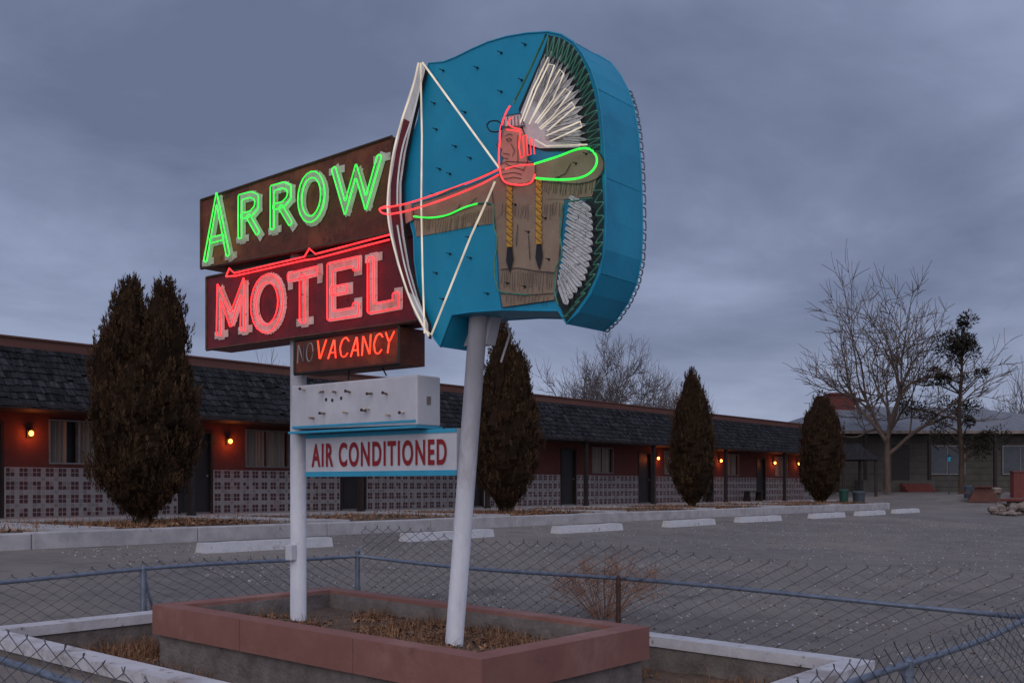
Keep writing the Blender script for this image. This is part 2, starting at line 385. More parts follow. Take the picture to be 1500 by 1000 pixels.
def offs(pts,d,closed):
    n=len(pts); out=[]
    for i in range(n):
        p=Vector(pts[i][1:])
        if closed: a=Vector(pts[i-1][1:]); b=Vector(pts[(i+1)%n][1:])
        else: a=Vector(pts[max(i-1,0)][1:]); b=Vector(pts[min(i+1,n-1)][1:])
        t1=(p-a); t2=(b-p)
        if t1.length<1e-7:t1=t2
        if t2.length<1e-7:t2=t1
        t1.normalize(); t2.normalize()
        n1_=Vector((-t1.y,t1.x)); n2_=Vector((-t2.y,t2.x)); mm=(n1_+n2_)
        if mm.length<.2: mm=n1_
        mm.normalize(); c=max(.45,mm.dot(n1_)); q=p+mm*d/c
        out.append((pts[i][0],q.x,q.y))
    return out
def rnd(pts,closed=True,k=.012):
    out=[]; n=len(pts)
    for i in range(n):
        if not closed and i in(0,n-1): out.append(pts[i]); continue
        p=Vector(pts[i]); a=Vector(pts[i-1]); b=Vector(pts[(i+1)%n])
        da=(a-p); db=(b-p); la=min(k,da.length*.4); lb=min(k,db.length*.4)
        if da.length<1e-6 or db.length<1e-6: continue
        out.append(tuple(p+da.normalized()*la)); out.append(tuple(p+db.normalized()*lb))
    return out
def letter(ch,q,kp,kn,wd,gap,r,par,shift=(0,0)):
    paint=MB(); neon=MB()
    f=quadmap(q,US)
    for st,typ in LET[ch]:
        pp=[f(x,y,-.004) for x,y in st]
        ribbon(paint,pp,wd if typ!=1 else wd*.7,kp,closed=(typ==2))
        if typ==1: continue
        tp=[(US-.038,p[1]+shift[0],p[2]+shift[1]) for p in pp]
        if typ==2:
            for s_ in(gap,-gap): neon.tube(offs(tp,s_,True),r,kn,closed=True)
        else:
            l=offs(tp,gap,False); rr=offs(tp,-gap,False)
            neon.tube(rnd(l+rr[::-1]),r,kn,closed=True)
    make('painted_letter',paint,par); make('neon_letter',neon,par,smooth=True)
AR=[('A',[(303,294),(342,284),(346,377),(299,389)]),('R',[(349,291),(387,281),(387,345),(349,355)]),('R',[(396,278),(435,267),(435,331),(396,342)]),('O',[(440,262),(482,251),(482,320),(440,331)]),('W',[(487,249),(568,227),(562,298),(490,316)])]
for ch,q in AR: letter(ch,q,'cream','egrn',.082,.024,.0054,arrow,(-.004,.006))
MO=[('M',[(318,425),(368,413),(368,484),(318,494)]),('O',[(371,410),(421,401),(421,479),(371,488)]),('T',[(424,401),(472,389),(472,470),(424,478)]),('E',[(478,389),(530,377),(530,461),(478,469)]),('L',[(538,376),(587,366),(587,450),(538,459)])]
for ch,q in MO: letter(ch,q,'cream','ered',.090,.032,.0054,motel,(-.004,-.004))
nn=MB(); 
def px3(l,u): return [PU(x,y,u) for x,y in l]
nn.tube(px3([(331,405),(336,393),(343,400),(446,376),(453,364),(462,372),(570,344)],US-.05),.0065,'ered')
nn.tube(px3([(331,405),(345,404),(446,381),(462,379),(570,351)],US-.05),.0065,'ered')
make('neon_arrow',nn,motel,smooth=True)
SL={'V':[[(0,1),(.35,0),(1,1)]],'A':[[(0,0),(.6,1),(.9,0)],[(.2,.3),(.85,.3)]],'C':[[(1,.8),(.7,1),(.25,.9),(0,.5),(.2,.08),(.6,0),(.95,.2)]],'N':[[(0,0),(0,1),(.9,0),(.9,1)]],'Y':[[(0,1),(.45,.5),(1,1)],[(.45,.5),(.35,0)]],'O':[[(.5+.5*math.cos(i*.524),.5+.5*math.sin(i*.524)) for i in range(13)]]}
def word(mb,s,px0,px1,yt0,yt1,yb0,yb1,k,r,u,gap=.25):
    n=len(s); cw=1/n
    for i,ch in enumerate(s):
        for st in SL[ch]:
            pts=[]
            for x,y in st:
                X=(i+x*(1-gap)+.10*y)*cw; px=px0+(px1-px0)*X
                yt=yt0+(yt1-yt0)*X; yb=yb0+(yb1-yb0)*X
                pts.append(PU(px,yb+(yt-yb)*y,u))
            mb.tube(rnd(pts,False,.01),r,k)
nn=MB(); word(nn,'VACANCY',464,580,499,485,527,516,'eora',.0060,US-.045)
make('neon_lettering',nn,vac,smooth=True)
nn=MB(); word(nn,'NO',436,461,504,501,532,529,'unlitn',.0055,US-.04)
make('unlit_lettering',nn,vac,smooth=True)

# ---------- archer cabinet ----------
UA=5.43
OUT=[(628,93),(650,91),(668,84),(690,73),(715,62),(742,54),(772,49),(803,47),(822,51),(840,62),(854,80),(866,103),(875,130),(881,165),(885,210),(887,260),(888,320),(886,365),(879,400),(866,430),(848,457),(830,474),(818,455),(800,455),(735,454),(690,457),(662,461),(645,508),(636,495),(624,470),(613,425),(607,380),(606,345),(598,312),(583,292),(585,268),(592,235),(603,205),(613,175),(620,130)]
m=MB(); m.extr(px3(OUT,UA),(.42,0,0),'blue')
arch=make('archer_cabinet',m,sign,label='teal blue curved cabinet with painted archer in feather headdress')
m=MB(); R=px3(OUT,UA)
for du in(.0,.42): m.tube([(x+du,y,z) for x,y,z in R],.007,'blue',n=6,closed=True)
for i in range(8,22):
    if i%3==0:
        a=R[i]; m.tube([(a[0],a[1],a[2]),(a[0]+.42,a[1],a[2])],.003,'blue',n=4,ref=(0,0,1))
make('edge_trim',m,arch,smooth=True)
def pgon(mb,l,k,lv):
    mb.face([(UA-.0035*lv,y,z) for _,y,z in px3(l,UA)],k)
def ln(mb,l,wpx,k,lv):
    pts=[(UA-.0035*lv,y,z) for _,y,z in px3(l,UA)]
    ribbon(mb,pts,wpx/F*6.9,k)
def sp(l,n=5):
    out=[]
    for i in range(len(l)-1):
        p0=l[max(i-1,0)];p1=l[i];p2=l[i+1];p3=l[min(i+2,len(l)-1)]
        for j in range(n):
            t=j/n
            out.append(tuple(.5*((2*p1[a])+(-p0[a]+p2[a])*t+(2*p0[a]-5*p1[a]+4*p2[a]-p3[a])*t*t+(-p0[a]+3*p1[a]-3*p2[a]+p3[a])*t**3) for a in(0,1)))
    out.append(l[-1]); return out
rn=random.Random(77)
b=MB()
pgon(b,[(722,272),(735,262),(790,262),(832,268),(826,300),(822,360),(816,425),(814,440),(737,451),(733,425),(729,350),(722,300)],'tan',1)
pgon(b,[(606,300),(640,290),(690,272),(730,256),(745,268),(745,300),(730,320),(722,328),(690,332),(650,340),(611,347),(607,325)],'tan',1.5)
pgon(b,sp([(783,242),(820,228),(850,218),(872,220),(884,232),(886,246),(876,262),(850,270),(815,268),(786,266)]),'tan',2)
pgon(b,[(795,262),(876,258),(868,288),(835,292),(800,292)],'tan',1.8)
make('painted_buckskin',b,arch)
b=MB()
def fringe(x0,x1,st,yt,ylen,sl=-1.5):
    x=x0
    while x<x1:
        y=yt(x)+rn.uniform(-2,2); ln(b,[(x,y),(x+sl+rn.uniform(-1.5,1.5),y+ylen*rn.uniform(.55,1.05))],.7,'ink',3); x+=st*rn.uniform(.7,1.4)
fringe(613,722,3.0,lambda x:322-max(0,(x-650))*.22,22)
fringe(800,872,3.0,lambda x:268-abs(x-836)*.08,20)
fringe(738,812,2.8,lambda x:397+(x-738)*.03,30)
fringe(738,776,3.4,lambda x:300,24)
fringe(800,826,3.4,lambda x:298,22)
fringe(744,806,5,lambda x:434,14)
for l in ([(722,272),(729,350),(733,425),(737,451),(814,440),(816,425),(822,360),(828,300)],[(735,395),(760,393),(790,398),(815,400)],[(735,430),(770,433),(812,430)],
          [(606,300),(640,290),(690,272),(730,256)],[(607,322),(650,320),(700,300),(722,300)],sp([(783,242),(820,228),(850,218),(872,220),(884,232),(886,246),(876,262),(850,270),(815,268),(786,266)]),
          [(655,318),(668,312),(676,300)],[(815,262),(830,255),(838,240)],[(760,330),(758,360)],[(776,345),(778,380)],[(690,300),(700,290)]):
    ln(b,l,1.2,'blk',3.3)
make('painted_outline',b,arch)
for x,y0,y1 in((748,268,362),(791,262,358)):
    b=MB(); n=9
    for i in range(n):
        ya=y0+(y1-y0)*i/n; yb=y0+(y1-y0)*(i+1)/n
        pgon(b,[(x-4,ya),(x+4,ya+3),(x+4.5,(ya+yb)/2+3),(x+3,yb+2),(x-4,yb-.5)],'yel',4+.1*(i%2))
        ln(b,[(x-4,ya+1),(x+4,yb-3)],.9,'blk',5)
    pgon(b,[(x-3,y1),(x+4,y1),(x+6,y1+18),(x+1,y1+38),(x-2,y1+30),(x-5,y1+20)],'blk',4)
    make('painted_braid',b,arch)
C=(768,200)
E=[(804,52),(822,56),(838,66),(851,84),(862,108),(870,135),(876,170),(879,200),(879,222)]
def interp(Ps,s):
    s=max(0,min(.9999,s))*(len(Ps)-1); i=int(s); f=s-i
    return (Ps[i][0]+(Ps[i+1][0]-Ps[i][0])*f,Ps[i][1]+(Ps[i+1][1]-Ps[i][1])*f)
def lerp(a,b_,t): return (a[0]+(b_[0]-a[0])*t,a[1]+(b_[1]-a[1])*t)
b=MB()
pgon(b,[(760,160),(795,80)]+E+[(800,222),(775,215),(768,190)],'dkgrn',1)
pgon(b,[(866,262),(882,255),(885,320),(882,375),(873,405),(860,432),(843,455),(830,472),(822,452),(815,440),(822,400),(850,330)],'dkgrn',1)
pgon(b,[(762,170)]+[lerp(C,interp(E,i/12),.75) for i in range(13)]+[(792,218),(775,212)],'feath',3)
NF=17
for i in range(NF):
    e0=interp(E,(i+.04)/NF); e1=interp(E,(i+.96)/NF); em=interp(E,(i+.5)/NF)
    tip=.80+.05*(i%2)+rn.uniform(-.01,.01)
    pgon(b,[lerp(C,e0,.5),lerp(C,e0,.73),lerp(C,em,tip+.03),lerp(C,e1,.73),lerp(C,e1,.5)],'feath',4)
    ln(b,[lerp(C,em,.3),lerp(C,em,.90)],.6,'ink',5)
    ln(b,[lerp(C,e0,.35),lerp(C,e0,.80)],.9,'blk',5.2)
    for _ in range(6):
        q=rn.uniform(.4,.78); w0=rn.uniform(.1,.9); p_=lerp(C,lerp(e0,e1,w0),q); q_=lerp(C,lerp(e0,e1,w0+rn.uniform(-.15,.15)),q+.05)
        ln(b,[p_,q_],.6,'ink',5)
# trailing feathers: narrow plumes hanging down and outwards, overlapping
def plume(x0,y0,x1,y1,wd,lv):
    dx,dy=x1-x0,y1-y0; L_=math.hypot(dx,dy); nx_,ny_=-dy/L_*wd,dx/L_*wd
    def pt(f,s): return (x0+dx*f+nx_*s,y0+dy*f+ny_*s)
    pgon(b,[pt(0,-.5),pt(.35,-1),pt(.78,-.9),pt(1,0),pt(.78,.9),pt(.35,1),pt(0,.5)],'feath',lv)
    pgon(b,[pt(.80,-.85),pt(1.02,-.25),pt(1.02,.25),pt(.80,.85),pt(.88,0)],'blk',lv+.25)
    ln(b,[pt(.02,0),pt(.95,0)],.5,'ink',lv+.3); ln(b,[pt(0,-.55),pt(.35,-1.05),pt(.78,-.95),pt(1,0)],.6,'blk',lv+.3)
    for _ in range(4):
        f=rn.uniform(.1,.75); s_=rn.choice([-.8,.8]); ln(b,[pt(f,0),pt(f+.07,s_)],.4,'ink',lv+.3)
NP=15
for i in range(NP):
    f=1-i/(NP-1)
    bx,by=interp([(836,288),(832,320),(828,352),(824,384),(820,410)],f)
    ex,ey=interp([(872,312),(877,345),(874,385),(862,420),(834,452)],f)
    plume(bx,by,ex,ey,5.2,3+.36*(i%4))
make('painted_headdress',b,arch)
b=MB()
pgon(b,[(742,186),(756,184),(768,190),(775,205),(776,240),(768,252),(748,250),(738,240),(740,232),(736,228),(738,220),(731,214),(738,202),(739,192)],'skin',5)
pgon(b,[(740,172),(766,168),(772,186),(760,188),(741,187)],'feath',6)
for i in range(6): ln(b,[(742+i*5,172),(743+i*5,187)],1.3,'redl',7)
ln(b,[(740,172),(766,168),(772,186),(741,188)],1.3,'blk',7)
for l in([(742,186),(738,202),(731,214),(738,220),(736,228),(740,232),(738,240)],[(744,201),(748,198),(754,199)],[(745,206),(749,204),(753,206),(749,209),(745,206)],[(740,226),(746,227),(750,228)],[(741,233),(748,234)],[(770,252),(776,240),(775,205),(768,190)],[(752,212),(757,222),(754,230)],[(762,200),(762,240)],[(744,241),(752,245),(762,243)]): ln(b,l,1.0,'blk',7)
make('painted_face',b,arch)
b=MB(); pgon(b,[(733,244),(745,238),(760,236),(775,236),(786,240),(786,264),(770,270),(748,272),(738,266),(734,256)],'skin',6)
for l in([(734,244),(745,238),(786,240)],[(738,250),(756,247),(770,250)],[(738,257),(756,254),(768,257)],[(741,264),(756,261),(767,263)],[(734,244),(734,256),(738,266),(748,272),(770,270)]): ln(b,l,1.0,'blk',7)
make('painted_hand',b,arch)
b=MB(); pgon(b,[(574,310),(580,300),(592,298),(606,300),(608,322),(598,328),(584,330),(575,326)],'skin',5)
for l in([(576,306),(590,304),(596,306)],[(576,313),(588,311)],[(576,319),(588,318)],[(578,325),(590,324)],[(606,300),(608,322)]): ln(b,l,1.0,'blk',7)
make('painted_hand',b,arch)
UB=UA-.05
bo=[(617,90),(602,128),(588,172),(576,222),(568,270),(567,305),(572,345),(582,388),(594,425),(608,460),(628,496)]
bi=[(627,474),(612,435),(600,392),(592,345),(588,305),(588,268),(594,225),(604,180),(614,138),(623,102)]
m=MB(); m.extr(px3(bo+bi,UB),(.03,0,0),'feath','dark')
bow=make('bow',m,arch,label='white bow-shaped cut-out plate')
m=MB()
bic=bi[::-1]+[bi[0]]
ins=[lerp(bo[i],bic[min(i,9)],.25) for i in range(2,9)]+[lerp(bo[i],bic[min(i,9)],.85) for i in range(8,1,-1)]
m.face([(UB-.004,y,z) for _,y,z in px3(ins,UB)],'brd2')
make('painted_stripe',m,bow)
nn=MB(); UT=UA-.10
def T(l,k,r=.0075,u=UT,curve=True,closed=False):
    nn.tube(px3(sp(l) if curve else l,u),r,k,closed=closed)
def flush(name,**kw):
    global nn
    make(name,nn,arch,smooth=True); nn=MB()
T([(613,92),(604,130),(588,178),(576,225),(569,275),(568,312),(574,350),(588,400),(604,445),(628,492)],'ewht',.0065); flush('lit_bow_tube')
T([(618,115),(606,165),(590,215),(583,262),(582,300)],'ewht2',.006); flush('lit_bow_tube')
T([(582,330),(592,385),(607,435),(624,470)],'ewht2',.006); flush('lit_bow_tube')
T([(616,93),(618,200),(617,300),(619,400),(622,488)],'ewht',.0065,curve=False); flush('lit_string_tube')
T([(619,92),(672,165),(731,246)],'ewht',.0072,curve=False); flush('lit_string_tube')
T([(725,266),(715,290),(690,345),(660,420),(632,490),(626,486)],'ewht',.0072,curve=False); flush('lit_string_tube')
for l in([(762,180),(780,132),(803,84)],[(767,178),(786,130),(804,94),(812,96),(800,130),(775,182)],[(779,174),(808,124),(820,102),(826,108),(810,146),(784,180)],[(787,181),(828,130),(836,134),(810,170),(790,188)],[(792,190),(838,150),(842,157),(802,192)],[(800,199),(850,178),(852,186),(806,207)],[(784,205),(800,214),(860,212)]):
    T(l,'ewht',.0048,curve=False); flush('lit_feather_tube')
T([(747,155),(740,168),(733,190),(732,208),(731,222),(731,240),(734,258),(742,268),(762,271),(778,267),(784,255)],'ered2',.0056)
T([(750,172),(744,180),(750,186),(762,190)],'ered2',.0045)
T([(742,190),(756,192),(764,194)],'ered2',.004); flush('lit_face_tube')
T([(740,248),(752,244),(765,242),(782,241)],'ered2',.0045); flush('lit_hand_tube')
T([(762,194),(760,215),(763,232),(768,228),(766,200),(771,198),(773,228),(778,226),(776,202),(781,206),(783,226)],'ered2',.0045,curve=False); flush('lit_hair_tube')
T([(556,306),(566,304),(600,297),(660,277),(700,262),(731,248)],'ered2',.0066)
T([(570,314),(600,308),(650,292),(700,272),(730,256)],'ered2',.0066)
T([(570,314),(560,312),(556,306),(566,302),(572,304)],'ered2',.0062); flush('lit_arrow_tube')
T([(783,240),(815,230),(845,219),(862,218),(873,228),(873,242),(862,255),(842,262),(812,263),(785,261)],'egrn',.0070); flush('lit_sleeve_tube')
T([(606,317),(630,319),(655,315),(680,304),(700,298)],'egrn',.0058); flush('lit_sleeve_tube')
T([(640,287),(680,270),(722,250)],'unlitg',.006); flush('unlit_sleeve_tube')
T([(752,152),(775,105),(800,50)],'unlitg',.0075); flush('unlit_headdress_tube')
T([(700,298),(722,300),(723,330),(728,352),(724,390),(727,415),(735,428),(775,432)],'unlitg',.006); flush('unlit_body_tube')
T([(868,290),(845,294),(826,300),(820,340),(823,372),(814,395),(812,425),(818,448)],'unlitg',.006); flush('unlit_body_tube')
z=[];
for i in range(37):
    e_=interp(E,i/36); c_=lerp(C,e_,.84 if i%2 else 1.0); z.append((c_[0],c_[1]+(8 if i%2 else 0)))
T(z,'unlitg',.0062,curve=True); flush('unlit_headdress_tube')
EE=[(880,262),(884,300),(884,345),(880,380),(868,412),(850,440),(832,462)]
z=[]
for i in range(27):
    e_=interp(EE,i/26); z.append((e_[0]-(11 if i%2 else 0),e_[1]+(8 if i%2 else 0)))
T(z,'unlitg',.0055); flush('unlit_headdress_tube')
T([(713,184),(718,178),(730,178),(735,186),(730,193),(718,192),(713,184)],'blk',.005); flush('unlit_loop_tube')
nn=MB()
for px,py in [(640,118),(650,104),(637,152),(660,150),(682,165),(640,190),(668,215),(690,232),(645,248),(700,100),(735,78),(770,66),(637,285),(660,255),(690,378),(688,348),(660,372),(640,400),(700,330),(650,438),(715,430),(765,118),(735,135),(756,300),(775,340),(800,320),(770,420),(745,415),(805,380),(845,240),(860,226),(820,262)]:
    p_=PU(px,py,UA); nn.tube([(UA,p_[1],p_[2]),(UA-.045,p_[1],p_[2])],.003,'blk',n=6,ref=(0,0,1))
    nn.tube([(UA-.002,p_[1],p_[2]),(UA-.010,p_[1],p_[2])],.008,'blk',n=8,ref=(0,0,1))
o=make('tube_supports',nn,arch); o["kind"]="stuff"
nn=MB(); U2=UA+.42
path=[PU(x,y,UA) for x,y in OUT[11:22]]
for i in range(len(path)-1):
    for k_ in range(3):
        s0=(k_+.15)/3; s1=(k_+.85)/3
        a=Vector(path[i]).lerp(Vector(path[i+1]),s0); c=Vector(path[i]).lerp(Vector(path[i+1]),s1)
        cen=Vector((0,PU(740,260,UA)[1],PU(740,260,UA)[2]))
        o_=Vector((0,(a.y+c.y)/2,(a.z+c.z)/2))-cen; o_.normalize(); o_*=.008
        xx=U2+.035
        nn.tube([(U2,a.y,a.z),(xx,a.y+o_.y*.5,a.z+o_.z*.5),(xx,(a.y+c.y)/2+o_.y,(a.z+c.z)/2+o_.z),(xx,c.y+o_.y*.5,c.z+o_.z*.5),(U2,c.y,c.z)],.0055,'unlit')
o=make('unlit_back_tubes',nn,arch,smooth=True); o["kind"]="stuff"
for l in([(560,538),(566,550)],[(512,542),(510,556)]):
    nn=MB(); nn.tube(px3(l,US+.1),.006,'blk'); make('cable',nn,sign)
nn=MB(); nn.tube([(5.8,rtp[1]-.08,1.25),(5.8,rtp[1]-.14,1.08),(5.75,rtp[1]-.10,.88)],.008,'pole'); make('cable',nn,sign)

# ---------- planter ----------
pl=empty('planter',(5.57,5.7,-1.5),'low faded red painted rectangular planter around the sign poles','planter')
def pz(v,c): return c+.023*v
def ring(mb,u0,u1,v0,v1,w_,ct,cb,k):
    def hx(a0,a1,b0,b1):
        mb.hexa([(a0,b0,pz(b0,cb)),(a1,b0,pz(b0,cb)),(a1,b1,pz(b1,cb)),(a0,b1,pz(b1,cb)),(a0,b0,pz(b0,ct)),(a1,b0,pz(b0,ct)),(a1,b1,pz(b1,ct)),(a0,b1,pz(b1,ct))],k)
    hx(u0,u1,v0,v0+w_); hx(u0,u1,v1-w_,v1); hx(u0,u0+w_,v0+w_,v1-w_); hx(u1-w_,u1,v0+w_,v1-w_)
m=MB(); ring(m,4.65,6.5,4.0,7.42,.17,-1.10,-1.33,'pink'); make('coping',m,pl)
m=MB(); ring(m,4.69,6.46,4.04,7.38,.10,-1.33,-1.66,'concd'); make('base_wall',m,pl)
m=MB(); ring(m,4.822,6.328,4.172,7.248,.02,-1.13,-1.33,'concd'); make('lining',m,pl)
m=MB()
for i in range(14):
    for j in range(24):
        a=4.8+i*.11; b_=4.15+j*.13
        m.face([(x,y,-1.255+.023*y+.02*math.sin(x*9)*math.sin(y*7)) for x,y in((a,b_),(a+.11,b_),(a+.11,b_+.13),(a,b_+.13))],'soil')
make('soil',m,pl,smooth=True)
for v_ in(5.1,6.3):
    m=MB(); m.box(4.6488,4.6502,v_,v_+.003,pz(v_,-1.328),pz(v_,-1.102),'rustp'); make('joint',m,pl)
gw=empty('garden_wall',(5.6,2.8,-1.45),'low white painted concrete wall around the weedy sign bed','wall')
m2=MB(); ring(m2,3.70,7.55,2.75,8.55,.20,-1.32,-1.40,'wpaint')
make('coping',m2,gw,label='peeling white painted top')
m3=MB(); ring(m3,3.72,7.53,2.77,8.53,.16,-1.401,-1.75,'concd'); make('wall_base',m3,gw)

# ---------- fence ----------
fe=empty('chain_link_fence',(7.95,8.7,-1.25),'low galvanized chain link fence around the sign bed, mesh sagging','fence')
corners=[(2.4,8.7),(8.0,8.7),(8.12,1.85),(2.4,1.85),(2.4,8.7)]
def fpost(u_,v_,h,k='gal',r=.028,tilt=(0,0)):
    g=gz(u_,v_); m=MB()
    m.tube([(u_,v_,g-.05),(u_+tilt[0],v_+tilt[1],g+h)],r,k,n=12)
    m.tube([(u_+tilt[0],v_+tilt[1],g+h),(u_+tilt[0],v_+tilt[1],g+h+.025)],r*1.15,k,n=12,r2=r*.4)
    for zz in(.12,h-.06): m.tube([(u_+tilt[0]*zz/h,v_+tilt[1]*zz/h,g+zz-.015),(u_+tilt[0]*zz/h,v_+tilt[1]*zz/h,g+zz+.015)],r*1.2,k,n=12)
    make('post',m,fe,smooth=False)
for c in corners[:4]: fpost(*c,.53)
fpost(5.36,8.7,.5); fpost(8.0,5.25,.5,'rustp',.022); fpost(5.55,1.85,.5); fpost(2.4,5.3,.5)
m=MB()
a=Vector((5.36,8.7,gz(5.36,8.7)+.45)); m.tube([a,(5.50,8.72,gz(5.5,8.7)+.02)],.014,'gal'); make('brace',m,fe)
def rz(v_): return -.97+.023*v_
for i in range(4):
    a=corners[i]; c=corners[i+1]; pts=[]
    for k_ in range(15):
        t=k_/14; u_=a[0]+(c[0]-a[0])*t; v_=a[1]+(c[1]-a[1])*t
        pts.append((u_,v_,rz(v_)-.025*math.sin(t*math.pi*2.0)*(.6)-.012*math.sin(t*9)))
    m=MB(); m.tube(pts,.019,'gal',n=10); make('rail',m,fe,smooth=True)
tops=[.05,.30,.12,.14]
sp_=.085
for i in range(4):
    a=corners[i]; c=corners[i+1]; Lg=math.hypot(c[0]-a[0],c[1]-a[1]); du=((c[0]-a[0])/Lg,(c[1]-a[1])/Lg); nrm=(-du[1],du[0])
    m=MB(); rw=[.0046,.0042,.0032,.0034][i]; nw=int(Lg/sp_)
    def pos(s,row):
        tp_=rz(a[1]+du[1]*s)+tops[i]*(math.sin(min(1,max(0,s/Lg))*math.pi)**.35 if i!=1 else (1-.15*s/Lg))+.025*math.sin(s*2.3)
        z=tp_-row*sp_*.55
        lean=.16*(row*.05)*math.sin(s*.9+i)+.012*math.sin(s*4+row*.6)
        yy=.03+lean
        ss=s+.010*math.sin(s*3+row*.5)
        return (a[0]+du[0]*ss+nrm[0]*yy,a[1]+du[1]*ss+nrm[1]*yy,z+.010*math.sin(s*3.1+row*.3))
    for j in range(nw):
        s0=(j+.5)*sp_; pts=[]; q=0; sgn=1 if j%2 else -1
        while q<40:
            s=s0+(sp_/2)*sgn*(1 if q%2 else -1)
            s=min(Lg,max(0.001,s))
            p_=pos(s,q); g=gz(p_[0],p_[1])+.01
            if p_[2]<g: break
            pts.append(p_); q+=1
        if len(pts)>1:
            p0=pts[0]; k_=random.uniform(-.02,.02); pts.insert(0,(p0[0]+du[0]*k_,p0[1]+du[1]*k_,p0[2]+random.uniform(.012,.03)))
            m.tube(pts,rw,'wire',n=3)
    make('wire_mesh',m,fe)

# ---------- motel ----------
mo=empty('motel_building',(28,22.8,-.68),'long single storey red motel with shake mansard roof and tiled wainscot','building')
VW=22.8; U0=2.0; U1=52.4; ZF=-.68; ZT=1.75
doors=[4.9+5.3*i for i in range(9)]
ops=[]
for d_ in doors:
    ops.append((d_-.5,d_+.5,ZF,1.40,'d')); ops.append((d_+1.5,d_+2.95,.50,1.50,'w'))
ops.sort(); ops=[o for o in ops if o[1]<U1-.2]
m=MB(); cur=U0
for (a,c,z0,z1,t) in ops:
    m.box(cur,a,VW,VW+.2,ZF-.3,ZT,'wall'); 
    m.box(a,c,VW,VW+.2,z1,ZT,'wall')
    if t=='w': m.box(a,c,VW,VW+.2,ZF-.3,z0,'wall')
    cur=c
m.box(cur,U1,VW,VW+.2,ZF-.3,ZT,'wall')
m.box(U0,U1,VW+.35,32,ZF-.3,2.9,'wall'); m.box(U1-.2,U1,VW+.2,VW+.35,ZF-.3,2.9,'wall')
make('wall',m,mo)
m=MB(); g_=MB(); ts=.098; rows=11
segs=[]; cur=U0
for (a,c,z0,z1,t) in ops:
    if t=='d': segs.append((cur,a)); cur=c
segs.append((cur,U1))
for a,c in segs:
    g_.box(a+.02,c-.02,VW-.012,VW-.001,ZF,ZF+rows*ts+.02,'gr')
    n=int((c-a-.04)/ts); off_=(c-a-n*ts)/2
    for i in range(n):
        for j in range(rows):
            x=a+off_+i*ts; zz=ZF+.01+j*ts
            if i%3<2 and j%3<2: k_='t3' if random.random()<.93 else 't2'
            else: k_=random.choices(['t1','t2','t4'],[6,1,2])[0]
            m.face([(x+.007,VW-.017,zz+.007),(x+ts-.007,VW-.017,zz+.007),(x+ts-.007,VW-.017,zz+ts-.007),(x+.007,VW-.017,zz+ts-.007)],k_)
base=make('wainscot',g_,mo); o=make('wall_tiles',m,base); o["kind"]="stuff"
rf=MB()
rf.hexa([(U0,21.2,1.60),(U1,21.2,1.60),(U1,33,1.60),(U0,33,1.60),(U0,22.22,2.93),(U1,22.22,2.93),(U1,33,2.93),(U0,33,2.93)],'dark')
rf.box(U0-.05,U1+.05,22.14,22.26,2.935,3.13,'fascia'); rf.box(U0-.05,U1+.08,22.1,22.3,3.13,3.17,'fascia'); rf.box(U0,U1,22.3,33,2.935,3.0,'roofg')
rf.box(U0,U1,21.14,21.2,1.58,1.68,'dark')
roof=make('roof',rf,mo)
s=MB(); rows=9
A0=Vector((0,21.16,1.62)); A1=Vector((0,22.18,2.95)); dv=(A1-A0)/rows; nv=Vector((0,-dv.z,dv.y)).normalized()
for r_ in range(rows):
    u_=U0-.05
    while u_<U1:
        wd=random.uniform(.07,.19); 
        if u_+wd>U1+.06: break
        jb=random.uniform(-.03,.02); th=random.uniform(.008,.026)
        if random.random()<.03: jb=.07
        b0=A0+dv*r_+dv.normalized()*jb; b1=A0+dv*(r_+1.15)
        tl=random.uniform(-.006,.006)
        lo=b0+nv*(.022+th); hi=b1+nv*.012; lo0=b0+nv*.012
        x0=u_+.005; x1=u_+wd-.005
        s.hexa([(x0,lo0.y,lo0.z),(x1,lo0.y,lo0.z),(x1,(b1).y,(b1).z),(x0,b1.y,b1.z),(x0,lo.y,lo.z+tl),(x1,lo.y,lo.z-tl),(x1,hi.y,hi.z),(x0,hi.y,hi.z)],'shake',random.choice([.6,.8,.9,1,1,1.1,1.3,1.6]))
        u_+=wd
o=make('shakes',s,roof); o["kind"]="stuff"
def mpost(u_,v_=21.35,w_=.06):
    m=MB(); m.box(u_-w_,u_+w_,v_-w_,v_+w_,ZF+.061,1.6,'dark'); m.box(u_-w_*1.4,u_+w_*1.4,v_-w_*1.4,v_+w_*1.4,ZF,ZF+.06,'dark'); make('porch_post',m,mo)
for u_ in(3.7,9.05,14.4,19.75,25.1,30.45,35.0,40.9,46.8,50.4): mpost(u_)
